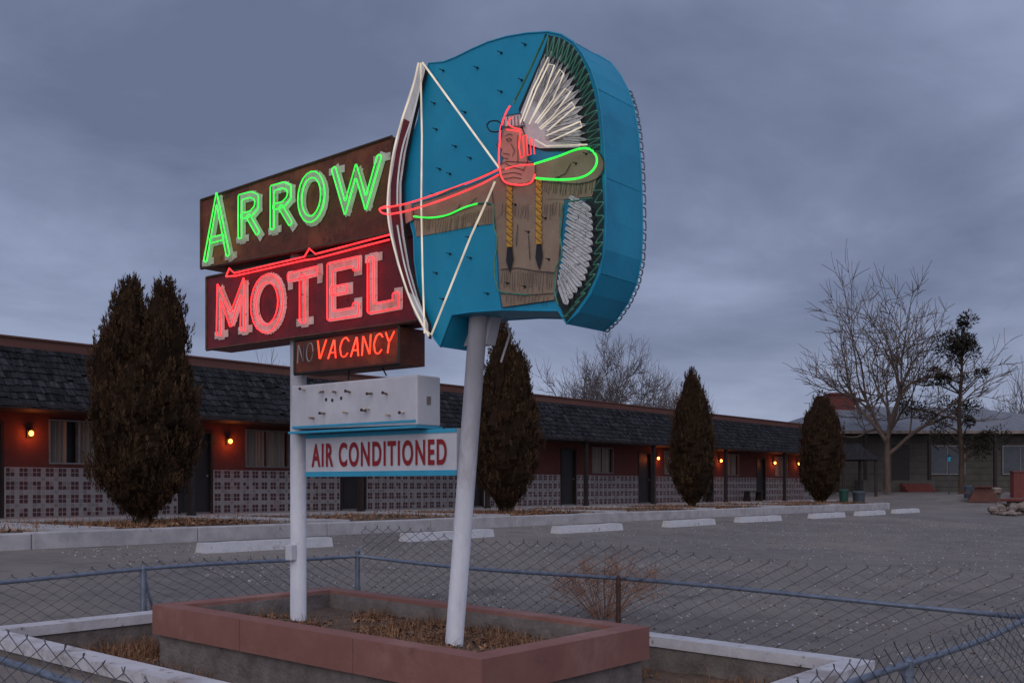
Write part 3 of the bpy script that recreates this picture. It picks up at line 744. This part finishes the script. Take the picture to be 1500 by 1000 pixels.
for (a,c,z0,z1,t) in ops:
    if t=='d':
        f=MB(); f.box(a,a+.06,VW-.02,VW+.14,z0,z1,'dark'); f.box(c-.06,c,VW-.02,VW+.14,z0,z1,'dark'); f.box(a+.06,c-.06,VW-.02,VW+.14,z1-.06,z1,'dark'); f.box(a+.06,c-.06,VW+.02,VW+.12,z0,z0+.03,'alu')
        f.box(a+.06,c-.06,VW+.08,VW+.13,z0+.03,z1-.06,'door')
        for zz0,zz1 in((.15,.85),(1.0,1.85)): f.box(a+.2,c-.2,VW+.068,VW+.08,z0+zz0,z0+zz1,'door')
        dd=make('door',f,mo)
        h=MB(); h.tube([(c-.14,VW+.08,z0+.95),(c-.14,VW+.02,z0+.95)],.028,'alu',n=10,ref=(0,0,1)); make('handle',h,dd)
    else:
        f=MB(); k_=.035
        f.box(a,c,VW-.03,VW+.06,z0,z0+k_,'alu'); f.box(a,c,VW-.03,VW+.06,z1-k_,z1,'alu'); f.box(a,a+k_,VW-.03,VW+.06,z0+k_,z1-k_,'alu'); f.box(c-k_,c,VW-.03,VW+.06,z0+k_,z1-k_,'alu')
        f.box((a+c)/2-.02,(a+c)/2+.02,VW,VW+.05,z0+k_,z1-k_,'alu')
        wi=make('window',f,mo)
        cu=MB(); n=70; opn=random.uniform(-.1,.25); oc=(a+c)/2+random.uniform(-.3,.3); ph_=random.uniform(0,6)
        for q in range(n):
            x0=a+k_+(c-a-2*k_)*q/n; x1=a+k_+(c-a-2*k_)*(q+1)/n
            if abs((x0+x1)/2-oc)<opn*.5: continue
            fy=lambda q:VW+.12+.022*math.sin(q*1.1+.7*math.sin(q*.37+ph_))
            cu.face([(x0,fy(q),z0+k_),(x1,fy(q+1),z0+k_),(x1,fy(q+1),z1-k_),(x0,fy(q),z1-k_)],'curt')
        make('curtain',cu,wi)
        bk=MB(); bk.box(a,c,VW+.18,VW+.19,z0,z1,'blk'); make('window_back',bk,wi)
def sph(mb,c,r,k,nu=10,nv=6,sx=1,sz_=1):
    for i in range(nv):
        t0=math.pi*i/nv; t1=math.pi*(i+1)/nv
        for j in range(nu):
            p0=2*math.pi*j/nu; p1=2*math.pi*(j+1)/nu
            P_=lambda t,p:(c[0]+r*sx*math.sin(t)*math.cos(p),c[1]+r*sx*math.sin(t)*math.sin(p),c[2]+r*sz_*math.cos(t))
            if i==0: mb.face([P_(t0,0),P_(t1,p0),P_(t1,p1)],k)
            elif i==nv-1: mb.face([P_(t0,p0),P_(t1,p0),P_(t0,p1)],k)
            else: mb.face([P_(t0,p0),P_(t1,p0),P_(t1,p1),P_(t0,p1)],k)
for u_ in (11.25,16.45,37.55,43.0,48.6,51.4):
    f=MB(); f.box(u_-.05,u_+.05,VW-.05,VW-.001,1.08,1.26,'blk'); f.box(u_-.015,u_+.015,VW-.14,VW-.05,1.24,1.26,'blk'); f.tube([(u_,VW-.13,1.22),(u_,VW-.13,1.26)],.07,'blk',n=10,r2=.03)
    lp_=make('wall_lamp',f,mo)
    bl=MB(); sph(bl,(u_,VW-.13,1.16),.05,'bulb',sz_=1.2); make('bulb',bl,lp_,smooth=True)
    li=bpy.data.lights.new('porch_light','POINT'); li.energy=6; li.color=(1,.19,.035); li.shadow_soft_size=.06
    lo=bpy.data.objects.new('porch_light',li); lo.location=(u_,VW-.24,1.12); link(lo)
def bench(u_,v_,lab):
    e_=empty('bench',(u_,v_,ZF),lab,'bench')
    s_=MB(); 
    for q in range(3): s_.box(-.8,.8,-.2+q*.14,-.08+q*.14,.42,.46,'dark')
    make('seat',s_,e_,local=True)
    for x in(-.6,.6):
        l_=MB(); l_.hexa([(x-.04,-.18,0),(x+.04,-.18,0),(x+.04,.18,0),(x-.04,.18,0),(x-.04,-.12,.42),(x+.04,-.12,.42),(x+.04,.12,.42),(x-.04,.12,.42)],'dark'); make('leg',l_,e_,local=True)
bench(39.9,21.9,'dark wooden bench against the tiled motel wall'); bench(44.6,21.9,'dark wooden bench on the motel walk beside a door')

# ---------- parking stops ----------
first=None
for i,(st) in enumerate([9.77,14.25,18.9,23.65,27.9,32.9,37.0,41.1]):
    Ls=2.6
    if first is None:
        m=MB(); h=.165; nseg=8; rr_=random.Random(2)
        pr_=[(rr_.uniform(-.006,.006),rr_.uniform(-.010,.002)) for _ in range(nseg+1)]
        for q in range(nseg):
            x0=-Ls/2+Ls*q/nseg; x1=x0+Ls/nseg; (d0,h0),(d1,h1)=pr_[q],pr_[q+1]
            m.hexa([(x0,-.13+d0,0),(x1,-.13+d1,0),(x1,.13,0),(x0,.13,0),(x0,-.085+d0,h+h0),(x1,-.085+d1,h+h1),(x1,.085,h+h1),(x0,.085,h+h0)],'stop')
        o=make('parking_stop',m); first=o
    else:
        o=first.copy(); link(o)
    o.location=(st+Ls/2,14+.13+random.uniform(-.12,.12),gz(st,14)+.002); o.rotation_euler=(math.radians(2.1),0,random.uniform(-.03,.03))
    o["label"]="worn white concrete parking stop on the asphalt lot"; o["category"]="parking stop"; o["group"]="parking stops in front of the motel"

# ---------- evergreens ----------
def evergreen(px,v_,ztop,width,spires,lab,seed,kf='fol',N_=15000):
    rnd_=random.Random(seed)
    a,b_=ray(px); t=v_/b_; u_=a*t; z0=bz(u_,v_)-.03; H=ztop-z0
    e_=empty('evergreen_tree',(u_,v_,z0),lab,'tree',group='columnar evergreens along the motel bed')
    m=MB()
    for q in range(4):
        an=q*1.6; m.tube([(.05*math.cos(an),.05*math.sin(an),-.1),(.09*math.cos(an),.09*math.sin(an),.5),(.22*math.cos(an),.22*math.sin(an),H*.45)],.07,'barkd',n=7,r2=.03)
    make('trunk',m,e_,local=True,smooth=True)
    prof=[(0,.12),(.04,.36),(.10,.62),(.2,.84),(.34,.98),(.5,1.0),(.66,.96),(.78,.87),(.87,.72),(.94,.50),(.98,.28),(1,.06)]
    def pr(h):
        for i in range(len(prof)-1):
            if prof[i][0]<=h<=prof[i+1][0]:
                f=(h-prof[i][0])/(prof[i+1][0]-prof[i][0]); return prof[i][1]*(1-f)+prof[i+1][1]*f
        return .02
    c=MB()
    lumps=[(sx_*width,sy_*width,hf*H,rf_*width/2) for sx_,hf,rf_,sy_ in spires]
    tot=sum(l[3]*l[2] for l in lumps)
    for lx,ly,lh,lr in lumps:
        ph=[rnd_.uniform(0,6.28) for _ in range(6)]
        def rad(h,an,R_): 
            return R_*pr(h)*(1+.12*math.sin(an*3+ph[0]+h*7)+.12*math.sin(an*5+ph[1]-h*15)+.09*math.sin(an*8+h*27+ph[2])+.06*math.sin(h*60+an*4))
        n=int(N_*lr*lh/tot); cx=RT[0]*lx+FW[0]*ly; cy=RT[1]*lx+FW[1]*ly; zb=.10+(0 if lh>H*.8 else .15)
        nu,nz=24,24; ver=[]; 
        for i in range(nz+1):
            h=.03+.94*i/nz
            for j in range(nu):
                an=2*math.pi*j/nu; r_=rad(h,an,lr)*.80; cf=min(1,.15+h*2.6); ver.append((cx*cf+r_*math.cos(an),cy*cf+r_*math.sin(an),zb+h*(lh-zb)))
        fa=[(i*nu+j,i*nu+(j+1)%nu,(i+1)*nu+(j+1)%nu,(i+1)*nu+j) for i in range(nz) for j in range(nu)]
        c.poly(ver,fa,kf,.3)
        nt_=max(30,int(n/26))
        for _ in range(nt_):
            h=rnd_.random()**.9; an=rnd_.uniform(0,2*math.pi); R0=rad(h,an,lr); r0_=R0*rnd_.uniform(.80,1.0)
            cf=min(1,.15+h*2.6); tc_=Vector((cx*cf+r0_*math.cos(an),cy*cf+r0_*math.sin(an),zb+h*(lh-zb)))
            o_=Vector((math.cos(an),math.sin(an),0)); ax=(o_*rnd_.uniform(.05,.35)+Vector((rnd_.uniform(-.15,.15),rnd_.uniform(-.15,.15),1))).normalized()
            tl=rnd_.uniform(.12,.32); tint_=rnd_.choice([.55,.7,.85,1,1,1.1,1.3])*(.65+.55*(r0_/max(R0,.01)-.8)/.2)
            for _2 in range(26):
                f=rnd_.random(); p_=tc_+ax*(f-.4)*tl+Vector((rnd_.gauss(0,1),rnd_.gauss(0,1),rnd_.gauss(0,1)))*.030*(1.2-f)
                d_=(ax*1.4+Vector((rnd_.uniform(-.5,.5),rnd_.uniform(-.5,.5),rnd_.uniform(-.1,.5)))+o_*.2).normalized()
                l_=rnd_.uniform(.04,.085); sd=d_.cross(Vector((rnd_.uniform(-1,1),rnd_.uniform(-1,1),rnd_.uniform(-1,1)))).normalized()*rnd_.uniform(.007,.013)
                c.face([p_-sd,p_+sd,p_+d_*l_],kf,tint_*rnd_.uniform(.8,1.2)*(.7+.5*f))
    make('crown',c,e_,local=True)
def zt(px,py,v_): 
    a,b_=ray(px); return -(py-HOR)/F*(v_/b_)
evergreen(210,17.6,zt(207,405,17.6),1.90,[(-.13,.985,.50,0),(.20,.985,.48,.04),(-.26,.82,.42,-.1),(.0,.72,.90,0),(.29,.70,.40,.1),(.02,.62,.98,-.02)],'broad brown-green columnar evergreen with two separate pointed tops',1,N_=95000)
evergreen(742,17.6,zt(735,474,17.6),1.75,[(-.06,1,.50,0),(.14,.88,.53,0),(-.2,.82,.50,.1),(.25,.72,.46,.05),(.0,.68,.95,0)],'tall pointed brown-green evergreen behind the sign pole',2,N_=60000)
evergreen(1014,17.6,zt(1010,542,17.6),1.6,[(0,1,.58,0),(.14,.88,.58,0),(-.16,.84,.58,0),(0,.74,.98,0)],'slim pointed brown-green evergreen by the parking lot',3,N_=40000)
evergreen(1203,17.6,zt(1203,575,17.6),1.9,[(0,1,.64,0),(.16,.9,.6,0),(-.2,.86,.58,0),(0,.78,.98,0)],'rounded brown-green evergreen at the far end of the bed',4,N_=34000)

# ---------- bare trees ----------
def bare(px,t,zb,H,lab,seed,kb,spread=1.0,r0=.2,levels=5,rmin=.014,trunk=.2,name='bare_tree',nchild=(4,6),W=None,skew=0,up=.05):
    rn=random.Random(seed); u_,v_=UV(px,t)
    e_=empty(name,(u_,v_,zb),lab,'tree')
    tr=MB(); cr_=MB()
    def branch(p,d_,l_,r_,lv):
        n=5 if lv<2 else (4 if lv<4 else 3); pts=[p]; q=p.copy(); dd=d_.copy()
        for i in range(n):
            w_=.07 if lv==0 else .22
            dd=(dd+Vector((rn.uniform(-w_,w_),rn.uniform(-w_,w_),rn.uniform(-w_,w_)+up))).normalized(); q=q+dd*l_/n; pts.append(q.copy())
        re=max(rmin*.6,r_*.66)
        (tr if lv<2 else cr_).tube(pts,r_,kb,n=8 if lv<1 else(5 if lv<3 else 3),r2=re,ref=(.3,.8,.2))
        if lv>=levels: return
        nc=rn.randint(*nchild)
        if lv==0: nc=6
        a0=rn.uniform(0,6.28)
        for i in range(nc):
            f=rn.uniform(.3,1.0) if lv else rn.uniform(.68,1.0)
            if i==0: f=1.0
            idx=f*n; i0=min(n-1,int(idx)); pp=pts[i0].lerp(pts[i0+1],idx-i0)
            an=a0+i*2.4+rn.uniform(-.4,.4); tl=rn.uniform(.45,1.0)*spread if i else rn.uniform(.08,.3)
            if lv==0: tl=rn.uniform(.55,1.05)*spread if i else .12
            a_=dd.cross(Vector((.3,.2,.9))).normalized(); b2=a_.cross(dd)
            nd=(dd*math.cos(tl)+(a_*math.cos(an)+b2*math.sin(an))*math.sin(tl)).normalized()
            if nd.z<.0: nd.z=.0+abs(nd.z)*.3; nd.normalize()
            ll=l_*rn.uniform(.60,.80) if lv else H*rn.uniform(.24,.32)
            branch(pp,nd,ll,max(rmin,re*rn.uniform(.66,.92)) if lv else r_*rn.uniform(.42,.6),lv+1)
    branch(Vector((0,0,0)),Vector((0,0,1)),H*trunk,r0,0)
    al=cr_.v+tr.v
    zs=sorted(v[2] for v in al); s_=H/zs[int(len(zs)*.9985)]
    sx=s_
    if W:
        rs=sorted(abs(v[0]*RT[0]+v[1]*RT[1]) for v in al); sx=W/2/rs[int(len(rs)*.994)]
    for mm in(tr,cr_): mm.v=[(x*sx+skew*RT[0]*max(0,z*s_/H-.25),y*sx+skew*RT[1]*max(0,z*s_/H-.25),z*s_) for x,y,z in mm.v]
    make('trunk',tr,e_,local=True,smooth=True); make('crown',cr_,e_,local=True)
    return e_
bare(1300,57,-.35,12.7,'tall bare deciduous tree with spreading branches beside the house',14,'bark',1.05,.27,5,.019,.22,nchild=(3,5),W=10.6,skew=-1.0,up=.02)
bare(888,82,-1.0,12.8,'bare round crowned tree behind the motel roof',5,'bark2',1.05,.24,5,.016,.2,nchild=(5,5),W=11)
bare(972,95,-1.0,11.5,'smaller bare tree behind the motel roof',9,'bark2',1.0,.18,5,.015,.2,nchild=(4,5),W=8.5)
bare(1015,98,-1.0,10.6,'smaller bare tree behind the motel roof',12,'bark2',1.0,.16,4,.018,.2,nchild=(5,6),W=6)
bare(390,60,-.9,9.0,'small bare tree showing over the motel roof',8,'bark2',1.0,.15,4,.014,.22,nchild=(4,5),W=5)
bare(1500,75,-.5,9.5,'bare tree behind the neighbouring house',21,'bark2',1.0,.18,4,.018,.22,nchild=(4,5),W=7)
def juniper():
    rn=random.Random(33); u_,v_=UV(1408,55); e_=empty('juniper_tree',(u_,v_,-.35),'irregular dark juniper with open clumpy crown','tree')
    m=MB(); m.tube([(0,0,-.1),(.1,0,2),(-.1,.1,4),(.1,0,6.5),(.2,0,8.6)],.17,'barkd',n=8,r2=.04); c=MB()
    for i in range(36):
        h=rn.uniform(2.0,9.1); R_=2.3*(1-abs(h-4.6)/5.4)+.3; an=rn.uniform(0,6.28); r_=R_*rn.uniform(.3,1.05)
        q=Vector((r_*math.cos(an),r_*math.sin(an),h)); m.tube([(0.05,0,h-.8),(q.x*.5,q.y*.5,h-.4),tuple(q)],.05,'barkd',n=5,r2=.015)
        cs=rn.uniform(.22,.55)
        for _ in range(240):
            o_=Vector((rn.gauss(0,1),rn.gauss(0,1),rn.gauss(0,.7))).normalized()*cs*rn.random()**.4*rn.uniform(.8,1.3); p_=q+o_
            d_=(o_.normalized()+Vector((rn.uniform(-.5,.5),rn.uniform(-.5,.5),rn.uniform(0,.8)))).normalized(); s_=d_.cross(Vector((rn.uniform(-1,1),rn.uniform(-1,1),1))).normalized()*.035; l_=rn.uniform(.10,.22)
            c.face([p_-s_*.5,p_+d_*l_*.5-s_,p_+d_*l_,p_+d_*l_*.5+s_],'fold',rn.uniform(.5,1.5)*(.8+.4*o_.z/cs))
    make('trunk',m,e_,local=True,smooth=True); make('crown',c,e_,local=True)
juniper()

# ---------- neighbouring house ----------
def rotempty(name,px,t,z,lab,cat):
    u_,v_=UV(px,t); e_=empty(name,(u_,v_,z),lab,cat); e_.rotation_euler=(0,0,math.atan2(RT[1],RT[0])); return e_
h=rotempty('house',1240,62,-.35,'single storey grey block house with low hipped grey roof','house')
m=MB(); m.box(-1,16,0,10,0,3.55,'block')
for i in range(9): m.box(-1.0,16,-.012,-.001,.38*i+.3,.38*i+.32,'dark')
make('wall',m,h,local=True)
m=MB(); E_=3.55; 
v=[(-4.5,-1.4,E_),(18,-1.4,E_),(18,12,E_),(-4.5,12,E_),(1.0,5,5.45),(9.5,5,5.35)]
m.poly(v,[(0,1,5,4),(1,2,5),(2,3,4,5),(3,0,4),(0,3,2,1)],'roofg'); m.box(-4.5,18,-1.42,-1.4,E_-.16,E_+.01,'stone')
rr=make('roof',m,h,local=True)
m=MB(); m.box(.3,1.8,4,5,4.4,6.1,'brick'); m.box(.2,1.9,3.9,5.1,6.1,6.22,'brick'); make('chimney',m,rr,local=True)
for x,w_ in((4.9,2.0),(9.2,2.0),(13,2)):
    m=MB(); m.box(x,x+w_,-.06,-.013,1.1,2.7,'glass'); wi=make('window',m,h,local=True)
    m=MB(); 
    for a_,c_,z0,z1 in((x-.06,x,1.04,2.76),(x+w_,x+w_+.06,1.04,2.76),(x,x+w_,1.04,1.1),(x,x+w_,2.7,2.76)): m.box(a_,c_,-.1,-.013,z0,z1,'alu')
    m.box(x+w_/2-.02,x+w_/2+.02,-.09,-.061,1.1,2.7,'alu')
    make('frame',m,wi,local=True)
m=MB(); m.box(2.7,3.7,-.05,-.013,.7,2.8,'door'); make('door',m,h,local=True)
m=MB(); m.box(.5,4.6,-1.5,-.014,0,.7,'block'); m.box(2.6,4.2,-1.9,-1.5,0,.52,'brick'); m.box(2.6,4.2,-2.3,-1.9,0,.35,'brick'); m.box(2.6,4.2,-2.7,-2.3,0,.18,'brick'); make('steps',m,h,local=True)
for x in(-.9,.7,4.4,8.2,12): 
    m=MB(); m.box(x-.08,x+.08,-1.3,-1.14,.7 if .6<x<4.5 else 0,E_,'dark'); make('porch_post',m,h,local=True)
g=rotempty('carport',1252,56,-.5,'small dark gabled shelter at the end of the motel','shelter')
m=MB(); m.poly([(-1.0,-1,1.9),(1.0,-1,1.9),(1.0,2,1.9),(-1.0,2,1.9),(-.0,-.6,2.75),(0,2,2.75)],[(0,1,4),(1,2,5,4),(2,3,5),(3,0,4,5),(0,3,2,1)],'shake'); make('roof',m,g,local=True)
for x,y in((-.85,-.8),(.85,-.8),(-.85,1.8),(.85,1.8)):
    m=MB(); m.box(x-.06,x+.06,y-.06,y+.06,-.1,1.9,'dark'); make('post',m,g,local=True)
def bin_(px,t,z,k,hh,r_,lab):
    u_,v_=UV(px,t); e_=empty('trash_bin',(u_,v_,z),lab,'bin')
    m=MB(); m.tube([(0,0,0),(0,0,hh)],r_*.85,k,n=16,r2=r_); m.tube([(0,0,hh-.06),(0,0,hh)],r_*1.07,k,n=16); make('body',m,e_,local=True)
    m=MB(); m.tube([(0,0,hh),(0,0,hh+.06)],r_*1.08,k,n=16,r2=r_*.7); make('lid',m,e_,local=True)
bin_(1258,46,gz(45,17),'bin',.72,.27,'grey plastic trash bin at the end of the motel walk')
bin_(1236,50,gz(48,19),'bing',.75,.22,'dark green trash bin near the shelter')
bin_(1418,52,gz(54,16)-.02,'bin',.6,.22,'dark trash bin in front of the house')
bin_(1458,50,gz(52,13)-.02,'stone',.75,.26,'pale round bin beside the stone pile')
u_,v_=UV(1482,43); gg=gz(u_,v_); st=empty('stone_planter',(u_,v_,gg),'rough stone planter with red slab top at the lot edge','planter')
rn=random.Random(3); m=MB()
for i in range(60):
    x=rn.uniform(-1.1,1.1); y=rn.uniform(-.5,.5); zz=rn.uniform(0,.45)*(1-abs(x)/2); r_=rn.uniform(.1,.2)
    sph(m,(x,y,zz+.05),r_,'stone',7,5,1.1,.75)
for i in range(14): sph(m,(-1.3+rn.uniform(-.6,.4),rn.uniform(-.6,.3),.08),rn.uniform(.06,.13),'stone',7,5,1.2,.7)
make('stones',m,st,local=True)
m=MB(); m.box(-.3,1.3,-.4,.4,.55,.66,'brick'); m.box(0,.2,-.2,.2,.3,.55,'stone'); m.box(.8,1,-.2,.2,.3,.55,'stone'); make('slab',m,st,local=True,bevel=.02)
u_,v_=UV(1500,52); m=MB(); m.box(-.6,2.5,-.2,.2,0,1.3,'brick'); m.box(-.65,2.55,-.25,.25,1.3,1.37,'fascia')
o=make('brick_wall',m); o.location=(u_,v_,gz(u_,v_)-.05); o.rotation_euler=(0,0,math.atan2(RT[1],RT[0])); o["label"]='short red painted garden wall beside the house'; o["category"]='wall'
u_,v_=UV(1390,55); lpst=empty('lamp_post',(u_,v_,gz(u_,v_)),'thin blue garden lamp post in front of the house','lamp post')
m=MB(); m.tube([(0,0,0),(0,0,1.7)],.035,'bin',n=10); make('pole',m,lpst,local=True)
m=MB(); m.tube([(0,0,1.7),(0,0,1.95)],.07,'trim',n=8,r2=.10); m.tube([(0,0,1.95),(0,0,2.05)],.12,'blk',n=8,r2=.03); make('lantern',m,lpst,local=True)
u_,v_=UV(1440,50); tb=empty('picnic_table',(u_,v_,gz(u_,v_)),'weathered brown picnic table near the house','table'); tb.rotation_euler=(0,0,.3)
m=MB(); m.box(-.9,.9,-.4,.4,.70,.75,'fascia'); make('top',m,tb,local=True)
for s_ in(-1,1):
    m=MB(); m.box(-.9,.9,s_*.72-.13,s_*.72+.13,.41,.45,'fascia'); make('seat',m,tb,local=True)
    m=MB(); m.hexa([(s_*.6-.03,-.7,0),(s_*.6+.03,-.7,0),(s_*.6+.03,.7,0),(s_*.6-.03,.7,0),(s_*.6-.03,-.3,.7),(s_*.6+.03,-.3,.7),(s_*.6+.03,.3,.7),(s_*.6-.03,.3,.7)],'fascia'); make('leg',m,tb,local=True)

# ---------- weeds ----------
def blades(mb,n,fn,hmin,hmax,k='grass',wd=.006,rn=random):
    for _ in range(n):
        x,y,z=fn(); an=rn.uniform(0,6.28); hh=rn.uniform(hmin,hmax)
        o_=Vector((math.cos(an),math.sin(an),0)); lean=rn.uniform(.1,1.2); b0=Vector((x,y,z)); sd=Vector((-o_.y,o_.x,0))*wd
        mid_=b0+o_*hh*lean*.3+Vector((0,0,hh*.6)); tp=b0+o_*hh*lean+Vector((0,0,hh*rn.uniform(.7,1)))
        t_=rn.uniform(.45,1.4)
        mb.face([b0-sd,b0+sd,mid_+sd*.7,mid_-sd*.7],k,t_); mb.face([mid_-sd*.7,mid_+sd*.7,tp],k,t_)
rn=random.Random(5)
cl=[(rn.uniform(3.9,7.4),rn.uniform(2.9,8.4)) for _ in range(120)]
def fn():
    while True:
        c_=rn.choice(cl); x=c_[0]+rn.gauss(0,.12); y=c_[1]+rn.gauss(0,.12)
        if 3.9<x<7.35 and 2.95<y<8.35 and not(4.62<x<6.53 and 3.97<y<7.45): return x,y,sz(x,y)-.005
m=MB(); blades(m,9000,fn,.03,.17,rn=rn,wd=.003); 
def litter(mb,n,fn,s0=.012,s1=.03):
    for _ in range(n):
        x,y,z=fn(); s_=rn.uniform(s0,s1); an=rn.uniform(0,6.28); a_=Vector((math.cos(an),math.sin(an),rn.uniform(-.5,.5)))*s_; b_=Vector((-math.sin(an),math.cos(an),rn.uniform(-.5,.5)))*s_*.6; p_=Vector((x,y,z+.012+s_*.3))
        mb.face([p_-a_,p_-b_,p_+a_,p_+b_],'grass',rn.uniform(.4,1.6))
litter(m,6000,fn)
make('dry_weeds',m,kind='stuff')
cl2=[(rn.uniform(4.9,6.25),rn.uniform(4.25,7.15)) for _ in range(34)]
def fn2():
    while True:
        c_=rn.choice(cl2); x=c_[0]+rn.gauss(0,.10); y=c_[1]+rn.gauss(0,.10)
        if 4.86<x<6.3 and 4.2<y<7.2: return x,y,-1.26+.023*y
m=MB(); blades(m,3200,fn2,.02,.13,rn=rn,wd=.003); litter(m,3500,fn2); make('dry_grass',m,kind='stuff')
def fn3():
    x=rn.uniform(5,46); y=16.5+4.4*rn.random()
    c_=rn.choice([10.9,21.3,31.2,41.9]) 
    if rn.random()<.6: x=c_+rn.gauss(0,1.2); y=17.7+rn.gauss(0,.7)
    y=max(16.5,min(20.9,y)); return x,y,bz(x,y)
m=MB(); litter(m,10000,fn3,.025,.06); blades(m,6000,fn3,.04,.20,rn=rn,wd=.008); make('leaf_litter',m,kind='stuff')
def shrub(u_,v_,H,R_,n,lab,seed):
    rn=random.Random(seed); m=MB()
    for _ in range(n):
        an=rn.uniform(0,6.28); r_=R_*rn.random()**.6; hh=H*rn.uniform(.45,1)*(1-.35*(r_/R_)**2)
        b0=Vector((.10*math.cos(an),.10*math.sin(an),0)); tp=Vector((r_*math.cos(an),r_*math.sin(an),hh)); md=b0.lerp(tp,.5)+Vector((rn.uniform(-.05,.05),rn.uniform(-.05,.05),.06*H))
        m.tube([b0,md,tp],.0045,'shrub',n=3,r2=.0025,tint=rn.uniform(.7,1.4))
        for k_ in range(12):
            f=rn.uniform(.1,1); q=md.lerp(tp,f); d_=(Vector((rn.uniform(-1,1),rn.uniform(-1,1),rn.uniform(.0,1.2)))).normalized()*rn.uniform(.05,.17)
            m.tube([q,q+d_],.0028,'shrub',n=3,r2=.0015,tint=rn.uniform(.6,1.3))
    o=make('dry_shrub',m); o.location=(u_,v_,gz(u_,v_)); o["label"]=lab; o["category"]='shrub'
shrub(8.75,5.9,.72,.70,70,'wispy leafless tan shrub growing by the chain link fence',1)
m=MB()
for _ in range(11000):
    u_=8+rn.random()**1.5*30; v_=rn.uniform(0,15.9); s_=rn.uniform(.008,.022); z_=gz(u_,v_)
    m.poly([(u_-s_,v_,z_),(u_,v_-s_*.8,z_),(u_+s_,v_,z_),(u_,v_+s_,z_),(u_,v_,z_+s_*.8)],[(0,1,4),(1,2,4),(2,3,4),(3,0,4)],rn.choice(['concd','conc','stone','lot','rustp']))
make('gravel',m,kind='stuff')
